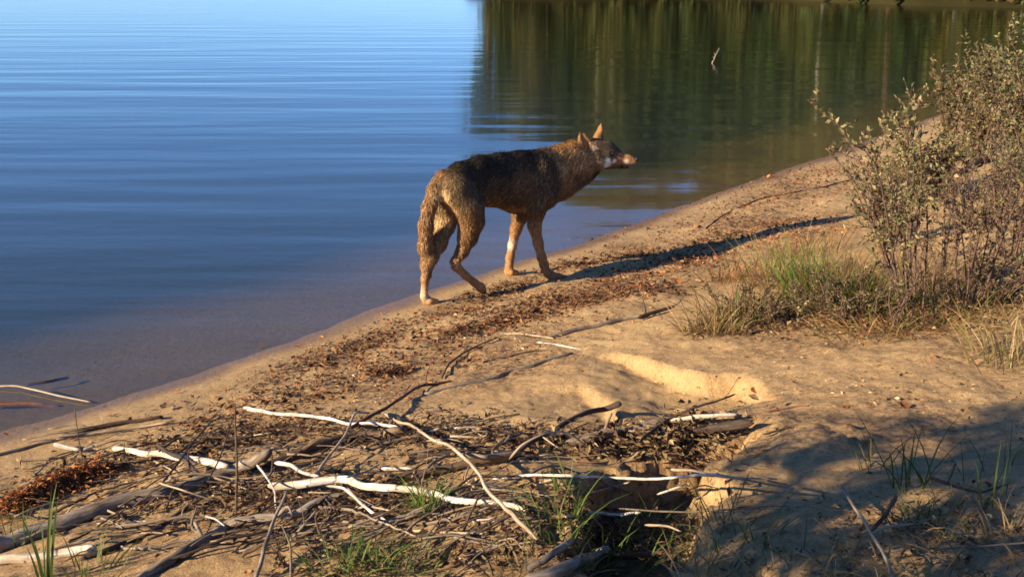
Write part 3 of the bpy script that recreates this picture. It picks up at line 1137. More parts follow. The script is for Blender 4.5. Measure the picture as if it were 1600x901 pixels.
    b.inputs['Roughness'].default_value = 0.08
    mn, nt, b, o = new_mat('wolf_nose')
    b.inputs['Base Color'].default_value = (0.012, 0.011, 0.012, 1)
    b.inputs['Roughness'].default_value = 0.35
    AX = (HF, HL, np.array([0, 0, 1.0]))
    for sgn in (-1, 1):
        ball('eye', Hd(956.5, 240.0, sgn * 0.0475), 0.012, 0.009, 0.009, me_, AX)
    ball('nose', Hd(995.5, 249.0), 0.019, 0.018, 0.017, mn, AX)
    return root


build_wolf()


# ------------------------------------------------------------------ driftwood, traced stick by stick
ST = [
    # name, label, category, wood, region, points (x, y, height), diameter at both ends in photo pixels, extra
    ('log', 'long thick smooth grey log with an upturned broken end, longest in the driftwood pile', 'log', 'grey', 'A', [(-60, 790), (0, 765), (200, 700), (430, 620), (650, 555), (820, 500), (960, 455), (1060, 420, .05), (1120, 372, .09)], 30, 17, dict(knob=.2)),
    ('log', 'dark log continuing behind the upturned end of the longest grey log', 'log', 'brown', 'B', [(150, 440), (240, 405), (330, 370), (500, 330), (620, 312), (705, 292, .03)], 13, 17, dict(stubs=1)),
    ('log', 'grey knotted log slanting below the longest log, carrying small white twigs', 'log', 'grey', 'A', [(540, 930), (600, 890), (720, 820), (840, 740), (930, 690), (1080, 665), (1230, 635), (1330, 590), (1440, 565)], 19, 15, dict(stubs=3, knob=.3)),
    ('log', 'short pale birch log with flaking bark below the longest grey log', 'log', 'birch', 'A', [(-80, 840), (0, 832), (150, 812), (300, 792), (400, 782)], 20, 15, {}),
    ('branch', 'thin dark branch running out of the pale birch log end', 'branch', 'dark', 'A', [(330, 830), (450, 790), (560, 742), (660, 690), (760, 620), (850, 565, .03)], 11, 5, dict(stubs=1)),
    ('branch', 'grey-brown branch on the sand above the white birch pieces, thicker of two', 'branch', 'brown', 'A', [(310, 300), (400, 285), (520, 262), (600, 250), (670, 238)], 8, 7, {}),
    ('branch', 'slender tan branch just below the thicker grey-brown branch', 'branch', 'tan', 'A', [(232, 332), (330, 316), (430, 304), (560, 285), (700, 262)], 5, 5, {}),
    ('bark_chunk', 'short chunk of bright white birch bark lying beside brown twigs', 'bark', 'white', 'A', [(228, 355, .02), (280, 368, .02), (330, 374, .02)], 11, 6, {}),
    ('bark_chunk', 'tiny white bark scrap beside the bright white bark chunk', 'bark', 'white', 'A', [(342, 376, .015), (392, 360, .02)], 6, 5, {}),
    ('branch', 'crooked white birch branch with dark knot, lying behind the longest grey log', 'branch', 'birch', 'A', [(470, 372, .02), (540, 374, .02), (620, 395, .03), (720, 405, .03), (820, 420, .03), (945, 442, .04)], 10, 15, dict(knob=.5)),
    ('twig', 'thin dark twig lying level across the white birch branch', 'twig', 'dark', 'A', [(655, 385, .05), (740, 325, .06), (900, 325, .08), (1045, 320, .08)], 3.5, 2.5, {}),
    ('twig', 'bent dark twig arching up from the longest log', 'twig', 'dark', 'A', [(670, 512, .03), (740, 420, .06), (790, 350, .09), (880, 255, .10), (965, 245, .1)], 4, 2, dict(stubs=1)),
    ('twig', 'straight dark twig standing upright in front of the longest grey log', 'twig', 'brown', 'A', [(976, 645), (978, 420), (970, 185)], 5, 3, dict(up=True, stubs=2)),
    ('twig', 'thin bare twig standing upright beside the white bark chunk', 'twig', 'brown', 'A', [(340, 415), (322, 320), (308, 200)], 2.5, 1.5, dict(up=True)),
    ('branch', 'grey branch with frayed end lying left of the white bark chunk', 'branch', 'grey', 'A', [(-60, 410), (0, 395), (90, 372), (160, 352), (225, 338)], 6, 5, {}),
    ('twig', 'orange-tan twig lying across the longest grey log', 'twig', 'tan', 'A', [(655, 512, .06), (760, 545, .09), (870, 582, .05)], 3.5, 2.5, {}),
    ('branch', 'dark stubby forked branch against the crooked white birch branch', 'branch', 'dark', 'A', [(655, 365, .05), (700, 385, .06), (760, 420, .04), (815, 470, .02)], 6, 9, dict(stubs=1)),
    ('twig', 'dark twig crossing behind the upright twig by the longest log', 'twig', 'dark', 'A', [(860, 500, .05), (910, 400, .08), (960, 250, .1)], 3, 2, {}),
    ('twig', 'small pinkish white twig lying on the knotted grey log', 'twig', 'white', 'A', [(845, 652, .06), (890, 662, .06), (928, 690, .05)], 4, 3, {}),
    ('stick', 'grey stick propped steeply against the tan end of the big white branch', 'stick', 'grey', 'B', [(100, 925, .02), (135, 800, .05), (180, 670, .08), (235, 545, .10)], 8, 5, {}),
    ('stick', 'long bright white stick pointing at the water, paper-white from end to end', 'stick', 'white', 'B', [(50, 203, .008), (120, 212, .012), (210, 230, .018), (320, 236, .024), (410, 248, .03), (480, 268, .034), (580, 266, .04), (692, 280, .04)], 8, 6, {}),
    ('twig', 'thin pale twig with a hooked top leaning over the long white stick', 'twig', 'tan', 'B', [(345, 492, .045), (400, 410, .06), (470, 320, .07), (508, 238, .07), (525, 222, .06), (575, 224, .04)], 5.5, 3.5, {}),
    ('branch', 'long reddish-brown branch rising from the long white stick towards the beach', 'branch', 'red', 'B', [(490, 285, .045), (590, 235, .035), (680, 180, .025), (760, 125, .015), (830, 105, .01), (915, 92, .005)], 6, 4.5, dict(stubs=2)),
    ('branch', 'thin curved branch lying on the sand beyond the reddish-brown branch', 'branch', 'brown', 'E', [(505, 562, .01), (540, 500, .012), (600, 455, .01), (660, 425, .01), (740, 392, .01)], 3.5, 3, dict(stubs=1)),
    ('log', 'grey log half sunk in open sand between reddish branch and bright scarp', 'log', 'grey', 'E', [(430, 632, 0), (560, 598, 0), (700, 570, 0), (800, 532, 0), (920, 500, 0), (1055, 458, 0)], 11, 6, {}),
    ('branch', 'long pale bent branch arching down over the middle of the driftwood pile', 'branch', 'tan', 'B', [(630, 220, .008), (690, 262, .02), (740, 272, .03), (820, 325, .05), (900, 355, .06), (980, 420, .07), (1030, 480, .075), (1060, 540, .075), (1110, 590, .07), (1175, 655, .05), (1275, 755, .008)], 4.5, 7.5, {}),
    ('branch', 'big white peeled branch lying across the middle of the pile, tan at its thick end', 'branch', 'birch', 'B', [(160, 522, .05), (300, 515, .045), (450, 500, .045), (560, 520, .045), (700, 535, .04), (830, 555, .035), (930, 585, .03), (1060, 592, .02), (1163, 602, .015), (1232, 635, .01)], 17, 9, dict(knob=.25)),
    ('bark_chunk', 'white forked bark piece standing on the thick end of the white branch', 'bark', 'white', 'B', [(182, 428, .09), (250, 440, .08), (290, 465, .07), (365, 484, .06)], 9, 7, {}),
    ('twig', 'white twig slanting down onto the thick end of the white branch', 'twig', 'white', 'B', [(112, 438, .09), (150, 490, .08), (182, 545, .065), (185, 620, .01)], 5, 3, {}),
    ('stick', 'short white stick hanging down from beneath the big white branch', 'stick', 'white', 'B', [(395, 525, .045), (470, 535, .045), (540, 595, .035), (600, 645, .02), (650, 678, .006)], 5, 7, {}),
    ('twig', 'second thin pale twig beside the short hanging white stick', 'twig', 'tan', 'B', [(480, 530, .05), (520, 575, .04), (590, 610, .02), (640, 640, .004)], 4, 3, {}),
    ('twig', 'tan twig pointing up from the back of the big white branch', 'twig', 'tan', 'B', [(480, 490, .08), (560, 465, .06), (615, 438, .04)], 4, 3, {}),
    ('bark_chunk', 'flat white bark strip lying behind the big white branch', 'bark', 'white', 'B', [(625, 452, .014), (690, 455, .014), (755, 456, .012)], 8, 5, {}),
    ('log', 'dark grey log under the long pale bent branch', 'log', 'brown', 'B', [(640, 500, .02), (750, 475, .02), (850, 460, .02), (960, 435, .02), (1050, 415, .02), (1180, 398, .02)], 13, 17, dict(stubs=2)),
    ('log', 'mauve-grey log end crossing the dark log under the bent branch', 'log', 'grey', 'B', [(975, 390, .05), (1040, 405, .05), (1100, 400, .04), (1200, 385, .03)], 9, 11, {}),
    ('stick', 'short white stick in dark litter at the tip of the long white stick', 'stick', 'white', 'B', [(838, 296, .012), (900, 285, .014), (988, 290, .012)], 5, 6, {}),
    ('stick', 'pale stick lying low between the big white branch and green grass', 'stick', 'tan', 'B', [(705, 708, .008), (800, 712, .01), (950, 720, .012), (1065, 722, .008)], 5.5, 4, {}),
    ('stick', 'short whitish stick just above the low pale stick', 'stick', 'white', 'B', [(998, 668, .008), (1090, 660, .008)], 5, 4, {}),
    ('twig', 'forked grey twig leaning on the knotted grey log', 'twig', 'grey', 'B', [(245, 750, .02), (300, 690, .06), (358, 622, .09)], 5, 3, dict(stubs=1)),
    ('twig', 'bare grey twig standing beside the propped grey stick', 'twig', 'grey', 'B', [(250, 930), (250, 770), (212, 680)], 5, 3, dict(up=True)),
    ('stick', 'long straight pinkish-white stick bridging the dark hollow', 'stick', 'white', 'C', [(82, 497, .012), (250, 480, .03), (400, 482, .08), (560, 490, .15), (780, 496, .2), (965, 478, .2), (1010, 474, .12)], 5.5, 5.5, {}),
    ('branch', 'dark broken branch with a pointed flared end against the bright sand scarp', 'branch', 'dark', 'C', [(150, 412, .02), (240, 340, .04), (340, 290, .05), (450, 232, .06), (540, 204, .06), (604, 180, .07)], 6, 11, dict(knob=.4)),
    ('branch', 'pale arched twig curving over the dark broken branch', 'twig', 'tan', 'C', [(148, 414, .05), (200, 355, .1), (290, 310, .12), (360, 300, .12), (420, 322, .1), (468, 365, .05)], 4, 3, {}),
    ('twig', 'thin pale twig crossing below the arched twig', 'twig', 'tan', 'C', [(285, 322, .09), (340, 360, .08), (400, 395, .05)], 3, 2, {}),
    ('log', 'grey-brown log end buried where the scarp drops to the hollow', 'log', 'grey', 'C', [(380, 352, .03), (520, 320, .05), (640, 285, .06), (790, 252, .06)], 16, 20, dict(stubs=2)),
    ('branch', 'dark thin branch sweeping up from the hollow onto the sand', 'branch', 'dark', 'C', [(690, 335, .08), (800, 250, .07), (900, 205, .06), (1000, 175, .05), (1082, 147, .05)], 6, 3, dict(stubs=1)),
    ('log', 'white birch log lodged along the upper rim of the hollow', 'log', 'birch', 'C', [(810, 258, .06), (900, 246, .07), (990, 238, .07), (1095, 232, .06)], 10, 8, {}),
    ('log', 'log painted dark as the shaded hole under the white birch log at the rim', 'log', 'dark', 'C', [(900, 300, .04), (1000, 285, .05), (1160, 262, .04)], 14, 17, {}),  # shade of the hole under the overhang, put in as a dark log
    ('twig', 'pale twig turning dark where it runs out onto the bank from the hollow', 'twig', 'tan', 'C', [(815, 460, .16), (910, 462, .17), (1030, 490, .10), (1163, 495, .02), (1230, 492, .01)], 5, 2.5, {}),
    ('twig', 'short white twig hanging inside the dark hollow', 'twig', 'white', 'C', [(758, 560, .1), (815, 540, .12), (875, 520, .13)], 4, 4, {}),
    ('stick', 'forked white stick low across the dark hollow', 'stick', 'white', 'C', [(380, 652, .04), (470, 635, .06), (560, 645, .09), (690, 632, .11)], 6, 6, dict(stubs=1)),
    ('twig', 'long thin grey twig spanning the hollow onto the right bank', 'twig', 'grey', 'C', [(600, 618, .12), (760, 630, .14), (890, 632, .14), (1040, 622, .02), (1180, 614, .01)], 3, 3, {}),
    ('twig', 'short curved pale twig below the forked white stick', 'twig', 'tan', 'C', [(705, 686, .09), (800, 690, .09), (855, 712, .08)], 5, 3, {}),
    ('wood_chunk', 'pale split wood chunk pointing up beside green grass', 'wood', 'grey', 'C', [(215, 880, .02), (310, 815, .04), (412, 745, .07)], 15, 12, {}),
    ('log', 'thick grey log lying along the near edge of the dark hollow', 'log', 'grey', 'C', [(200, 930, .02), (400, 845, .03), (480, 810, .05), (560, 790, .08)], 22, 14, {}),
    ('log', 'reddish brown log in the bottom of the dark hollow', 'log', 'red', 'C', [(580, 818, .02), (700, 816, .02), (870, 800, .02)], 13, 10, {}),
    ('twig', 'tan twig sloping into the dark hollow from its shaded side', 'twig', 'tan', 'C', [(478, 555, .06), (560, 535, .08), (645, 510, .10)], 4, 3, {}),
    ('stick', 'grey stick pointing steeply down the shaded right bank', 'stick', 'grey', 'D', [(478, 578, .02), (530, 660, .04), (590, 750, .05), (640, 840, .05), (670, 930, .04)], 5, 7, {}),
    ('stick', 'pale broken stick lying against the steep grey stick on the bank', 'stick', 'tan', 'D', [(590, 742, .04), (640, 726, .03), (745, 712, .02)], 7, 5, {}),
    ('stick', 'flat dark strip rising beside the pale broken stick', 'stick', 'dark', 'D', [(588, 742, .05), (630, 690, .07), (650, 650, .08), (672, 614, .09)], 7, 8, {}),  # narrow dark strip slanting up from the bank
    ('twig', 'long thin reddish twig lying level on the open bank sand', 'twig', 'red', 'D', [(220, 322), (330, 302), (480, 297), (610, 302)], 3.5, 2, {}),
    ('twig', 'crooked dark twig on the shaded bank under bending grass', 'twig', 'dark', 'D', [(795, 552, .02), (880, 580, .03), (970, 602, .03), (1070, 572, .03)], 6, 3, dict(stubs=2)),
    ('twig', 'thin twig reaching level from the hollow wall over the bank', 'twig', 'brown', 'D', [(-20, 662, .04), (150, 655, .02), (300, 650, .01)], 3, 2, {}),
    ('twig', 'short dark twig stuck at the top of the hollow wall', 'twig', 'dark', 'D', [(205, 402, .01), (310, 370, .01)], 4, 3, {}),
    ('twig', 'straight grey twig lying in the shaded dry grass', 'twig', 'grey', 'D', [(820, 802, .04), (1000, 790, .04), (1160, 778, .04)], 3, 3, {}),
    ('twig', 'slender twig along the rim below the short dark twig', 'twig', 'brown', 'D', [(190, 457), (260, 450), (335, 445)], 3, 2, {}),
    ('branch', 'dark crooked branch lying on wet sand between the waterline and wolf shadow', 'branch', 'dark', 'F', [(118, 468), (150, 440), (200, 408), (300, 365), (400, 345), (540, 318), (650, 290)], 2.6, 1.8, dict(stubs=2)),
    ('log', 'short dark log with a pale sawn end behind the leafy shrub', 'log', 'brown', 'F', [(870, 325), (960, 292), (1040, 256), (1112, 214, .03)], 9, 12, {}),
    ('wood_chunk', 'dark chunk of wood on the pale bank behind the shrub stems', 'wood', 'dark', 'F', [(1020, 366, .02), (1065, 350, .02), (1115, 340, .01)], 11, 4, {}),
    ('log', 'grey half-buried log on the beach pointing towards the green grass tuft', 'log', 'grey', 'E', [(940, 390, .004), (1100, 352, .006), (1250, 320, .006), (1340, 303, .01)], 8, 9, {}),
    ('branch', 'dark branch continuing from the half-buried beach log', 'branch', 'dark', 'E', [(1325, 308, .015), (1400, 288, .015), (1475, 265, .02)], 8, 6, dict(stubs=2)),
    ('twig', 'thin wavy twig on bare sand above the half-sunk grey log', 'twig', 'brown', 'E', [(710, 478), (765, 478), (830, 460), (900, 446), (1000, 442)], 2.5, 2, {}),
    ('twig', 'pinkish twig lying at the foot of the half-buried beach log', 'twig', 'white', 'E', [(905, 412), (980, 420), (1090, 442)], 3, 2.5, {}),
    ('twig', 'short pink-grey twig above the pinkish twig on the beach', 'twig', 'tan', 'E', [(750, 378), (850, 376), (975, 398)], 2.5, 2.5, {}),
]
for (nm, lb, ct, wd, rg, pt, d0, d1, ex) in ST:
    stick(nm, lb, ct, wd, rg, pt, d0, d1, **ex)
stick('stick', 'pale bent stick floating on the shallow water near the driftwood', 'stick', 'tan', 'A', [(-60, 112, .012), (0, 112, .012), (90, 117, .012), (230, 150, .012), (375, 180, .008)], 3.2, 2.6, water_level=True)
stick('log', 'dark reddish log lying sunken in the shallows by the beach', 'log', 'red', 'A', [(-90, 188, -.004), (0, 189, -.004), (120, 192, -.006), (255, 196, -.012)], 10, 8, water_level=True)
stick('log', 'blackish shadow of the pale bent stick, put in as a solid piece in the shallows', 'log', 'dark', 'A', [(110, 112, -.012), (180, 96, .0), (230, 86, .0), (285, 76, -.012)], 5, 5, water_level=True)  # the pale stick's shadow on the shallows, added as a dark piece
stick('branch', 'pale bare forked branch sticking out of the dark reflecting water', 'branch', 'tan', 'P', [(1112, 101, -.02), (1118, 88, .12), (1124, 76, .24)], 2.2, 1.6, water_level=True, stubs=2)


# ------------------------------------------------------------------ grass
GREEN = np.array([(0.055, 0.115, 0.018), (0.085, 0.15, 0.025), (0.12, 0.17, 0.035)])
OLIVE = np.array([(0.10, 0.11, 0.03), (0.16, 0.15, 0.045), (0.22, 0.17, 0.06)])
STRAW = np.array([(0.34, 0.24, 0.11), (0.26, 0.17, 0.08), (0.42, 0.32, 0.17)])
RUST = np.array([(0.20, 0.085, 0.035), (0.27, 0.12, 0.045), (0.14, 0.06, 0.03)])


def blades(base, dirs, lens, widths, bend, rng, pal, segs=5):
    n = len(base)
    s = np.linspace(0, 1, segs)
    d = dirs / np.linalg.norm(dirs, axis=1)[:, None]
    hz = rng.normal(size=(n, 3))
    hz[:, 2] = 0
    hz /= np.linalg.norm(hz, axis=1)[:, None]
    out = d * np.array([1, 1, 0])
    out = out / (np.linalg.norm(out, axis=1)[:, None] + 1e-6)
    bd = out * 0.8 + hz * 0.5
    P = base[:, None] + d[:, None] * (lens[:, None] * s)[..., None] + bd[:, None] * (bend * lens)[:, None, None] * (s ** 2)[None, :, None]
    P[..., 2] -= (0.5 * bend * lens)[:, None] * (s ** 3)[None]
    side = np.cross(d, hz)
    side /= np.linalg.norm(side, axis=1)[:, None] + 1e-9
    w = widths[:, None] * np.array([0.8, 1.0, 0.85, 0.55, 0.06])[:segs][None]
    A = P - side[:, None] * w[..., None]
    B = P + side[:, None] * w[..., None]
    V = np.stack([A, B], 2).reshape(-1, 3)
    o = np.arange(n)[:, None] * (segs * 2)
    F = np.vstack([o + np.array([2 * k, 2 * k + 1, 2 * k + 3, 2 * k + 2]) for k in range(segs - 1)])
    c = pal[rng.integers(0, len(pal), n)] * rng.uniform(0.75, 1.25, (n, 1))
    tip = c * np.array([1.25, 1.1, 1.0])
    C = c[:, None] * (1 - s[None, :, None]) + tip[:, None] * s[None, :, None]
    C = np.repeat(C, 2, axis=1).reshape(-1, 3)
    return V, F, C


_gs = [500]


def tuft(label, u, v, height, n, spread, pal, lean=0.35, width=0.0021, bend=0.35, group=None, name='grass_tuft', extra=None, xy=None, cat='grass'):
    _gs[0] += 1
    rng = np.random.default_rng(_gs[0])
    g = hit(u, v) if xy is None else np.array([xy[0], xy[1], ground_z(np.array([xy[0]]), np.array([xy[1]]))[0]])
    off = np.clip(rng.normal(size=(n, 2)), -1.7, 1.7) * spread * 0.5
    bx, by = g[0] + off[:, 0], g[1] + off[:, 1]
    bz = ground_z(bx, by) - 0.012
    base = np.stack([bx, by, bz], -1)
    dirs = np.concatenate([off / (spread + 1e-6) * lean + rng.normal(size=(n, 2)) * lean * 0.45, np.ones((n, 1))], 1)
    lens = height * rng.uniform(0.35, 1.05, n)
    V, F, C = blades(base, dirs, lens, width * rng.uniform(0.6, 1.2, n), bend * rng.uniform(0.2, 1.6, n), rng, pal)
    if extra is not None:                              # dry undergrowth blades of the same tuft
        m = int(n * 0.7)
        o2 = np.clip(rng.normal(size=(m, 2)), -1.5, 1.5) * spread * 0.55
        b2 = np.stack([g[0] + o2[:, 0], g[1] + o2[:, 1], ground_z(g[0] + o2[:, 0], g[1] + o2[:, 1]) - 0.01], -1)
        d2 = np.concatenate([rng.normal(size=(m, 2)) * 1.1, np.full((m, 1), 0.7)], 1)
        V2, F2, C2 = blades(b2, d2, height * rng.uniform(0.25, 0.65, m), width * rng.uniform(0.6, 1.1, m), 0.7 * rng.uniform(0.3, 1.4, m), rng, extra)
        F = np.vstack([F, F2 + len(V)])
        V = np.vstack([V, V2])
        C = np.vstack([C, C2])
    o = mesh_obj(name, V, F, M_GRASS, colors=C, loc=g)
    return tag(o, label, cat, group)


mix = np.vstack
tuft('bright green grass tuft, greenest one beside the bare-stemmed shrub', 1255, 462, 0.36, 150, 0.08, GREEN * 1.35, .2, extra=OLIVE)
tuft('olive grass tuft with russet seed stalks between bright tuft and beach', 1205, 440, 0.38, 110, 0.16, mix([OLIVE, GREEN, RUST]), .3, extra=RUST)
tuft('dark olive grass clump with dry brown skirt at the sand edge', 1150, 500, 0.28, 110, 0.17, mix([OLIVE * .8, GREEN * 0.7, RUST * .7]), .45, extra=mix([STRAW * .7, RUST]))
tuft('low ragged brown-green grass clump at the corner of the grass bank', 1115, 520, 0.20, 170, 0.14, mix([OLIVE, STRAW * .8]), .6, extra=RUST)
tuft('straw-coloured collapsed grass under the bright green tuft', 1250, 500, 0.12, 120, 0.20, STRAW * .8, .9, bend=.8, extra=RUST)
tuft('dense dark grass clump at the foot of the leafy shrub', 1350, 480, 0.24, 300, 0.26, mix([OLIVE * .8, GREEN * .7]), .5, extra=mix([RUST, STRAW * .7]))
tuft('sparse olive grass behind the bright green tuft by the wolf shadow', 1270, 395, 0.24, 120, 0.26, mix([OLIVE, STRAW * .8, RUST]), .35)
tuft('yellowing grass clump in front of the far shrub', 1450, 440, 0.22, 220, 0.30, mix([OLIVE, STRAW]), .5, extra=RUST)
tuft('dry grass clump with dead leaves below the shrub stems', 1430, 510, 0.14, 260, 0.30, mix([STRAW * .8, OLIVE]), .8, bend=.7, extra=RUST)
tuft('dry pale grass clump on the bank right of the bare sand', 1545, 500, 0.15, 150, 0.26, mix([STRAW * .6, OLIVE * .8]), .7, bend=.6, extra=STRAW)
tuft('tall sparse dry grass on the bank beside the orange dead leaf', 1590, 560, 0.24, 150, 0.2, mix([STRAW * .8, OLIVE]), .5)
DK = mix([OLIVE * .6, GREEN * .55, RUST * .6])
tuft('dark tangled grass clump between the bright green tuft and the leaning shrub', 1315, 470, 0.30, 260, 0.22, DK, .45, extra=STRAW * .8)
tuft('russet dry grass clump behind the dark tangled clump', 1300, 430, 0.26, 100, 0.24, mix([RUST, OLIVE, STRAW * .7]), .4, extra=RUST)
tuft('mixed brown and green grass clump at the foot of the olive tuft', 1190, 490, 0.22, 120, 0.18, mix([DK, OLIVE]), .5, extra=STRAW * .7)
tuft('low brown grass fringe along the open sand below the shrubs', 1370, 515, 0.12, 230, 0.24, mix([RUST, STRAW * .7, OLIVE * .7]), .8, bend=.6, extra=DK)
tuft('green-brown grass clump around the thin reddish shrub', 1490, 475, 0.22, 220, 0.26, mix([DK, OLIVE, STRAW * .6]), .5, extra=RUST)
tuft('russet grass wisps on the beach side of the olive tuft', 1140, 440, 0.24, 90, 0.16, mix([RUST, OLIVE]), .4)
tuft('short green grass clump in the driftwood, below the knotted grey log', 545, 885, 0.12, 120, 0.12, GREEN, .6, extra=STRAW * .7)
tuft('wide green grass clump beside the short one below the knotted log', 615, 890, 0.10, 110, 0.13, GREEN * .9, .7, extra=OLIVE)
tuft('small fine green tuft growing through the big white branch', 665, 800, 0.15, 90, 0.05, GREEN, .3)
tuft('green tuft at the left edge of the dark hollow', 885, 830, 0.18, 80, 0.10, GREEN, .5)
tuft('thin tall green tuft crossing the long pinkish-white stick', 893, 770, 0.14, 30, 0.05, GREEN, .3)
tuft('pair of long green reed blades standing beside the longest grey log', 72, 905, 0.33, 9, 0.018, GREEN * .9, .08, width=0.0045, bend=.12)
tuft('dark short reed blades left of the long green pair', 30, 850, 0.20, 14, 0.06, GREEN * .7, .3)
tuft('sparse green blades rising from the pale birch log', 130, 900, 0.14, 40, 0.12, mix([OLIVE, GREEN]), .5)
tuft('long thin grass blades leaning over the shaded sand mound', 1420, 760, 0.30, 16, 0.06, GREEN * .55, .35, width=0.0022)
tuft('upright dark grass blades on the shaded bank beyond the steep grey stick', 1520, 770, 0.20, 24, 0.12, GREEN * .6, .3, width=0.0022)
tuft('thin upright grass blades beside the crooked sand dent', 1360, 730, 0.18, 12, 0.06, OLIVE * .7, .4, width=0.002)
tuft('green grass clump on the right lip of the hollow', 1160, 850, 0.14, 34, 0.10, GREEN * .85, .7)
tuft('dry grass clump along the near foot of the hollow wall', 1090, 905, 0.12, 90, 0.14, mix([STRAW * .8, OLIVE]), .7, extra=STRAW)
tuft('dense dry grass on the shaded bank below the steep grey stick', 1255, 910, 0.10, 110, 0.18, mix([OLIVE, STRAW * .7]), .8, bend=.6, extra=STRAW * .8)
tuft('shaded dry grass clump around the straight grey twig', 1400, 905, 0.11, 100, 0.20, mix([STRAW * .8, OLIVE]), .8, bend=.6, extra=STRAW * .7)
tuft('shaded green-brown grass beside the crooked dark twig', 1445, 812, 0.10, 60, 0.10, mix([OLIVE, GREEN * .7]), .6, extra=STRAW * .7)
tuft('thick dry grass clump on the shaded bank past the crooked dark twig', 1570, 850, 0.12, 110, 0.22, mix([STRAW * .8, OLIVE]), .7, bend=.6, extra=RUST)
tuft('tall thin grass blades at the far side of the shaded bank', 1575, 720, 0.22, 18, 0.12, mix([OLIVE, GREEN * .7]), .4)
tuft('few dark green blades standing before the pale split wood chunk', 965, 895, 0.17, 30, 0.12, GREEN * .8, .5)
tuft('ragged dark grass at the foot of the hollow wall', 1095, 850, 0.13, 60, 0.12, mix([OLIVE * .7, STRAW * .5]), .7, extra=STRAW * .6)
tuft('dark grass growing from the floor of the hollow', 1010, 850, 0.13, 60, 0.16, GREEN * .7, .6, extra=STRAW * .5)
tuft('dry grass hanging over the upper corner of the hollow', 1150, 715, 0.08, 70, 0.10, mix([STRAW * .6, RUST]), 1.0, bend=.8)
tuft('dry sedge clump at the near left of the hollow', 820, 905, 0.10, 120, 0.16, mix([STRAW * .6, OLIVE]), .8, bend=.6)
for i in range(16):                                    # thinner dry grass along the bank further on and outside the picture
    rr = random.Random(900 + i)
    a = rr.uniform(0.5, 14)
    s = rr.uniform(3.0, 5.5)
    p = P0 + DIR * a + NRM * s
    tuft('wispy dry grass clump scattered on the sandy bank behind the shrubs', 0, 0, rr.uniform(.15, .28), 130, rr.uniform(.2, .35), mix([STRAW * .8, OLIVE]), .6, extra=RUST, group='dry grass clumps behind the shrubs', xy=p)


# ------------------------------------------------------------------ shrubs
def leaf_mesh(pos, dirs, nrm, length, width, cols):
    """folded two-quad leaves"""
    n = len(pos)
    side = np.cross(dirs, nrm)
    side /= np.linalg.norm(side, axis=1)[:, None] + 1e-9
    nn = np.cross(side, dirs)
    L, Wd = length[:, None], width[:, None]
    a = pos
    m = pos + dirs * L * 0.5
    t = pos + dirs * L - nn * L * 0.12
    l = m + side * Wd + nn * Wd * 0.45
    r = m - side * Wd + nn * Wd * 0.45
    V = np.stack([a, l, t, r], 1).reshape(-1, 3)
    o = np.arange(n)[:, None] * 4
    F = np.vstack([o + [0, 1, 2], o + [0, 2, 3]])
    C = np.repeat(cols, 4, axis=0)
    return V, F, C


def unit(v):
    return v / (np.linalg.norm(v, axis=-1, keepdims=True) + 1e-9)


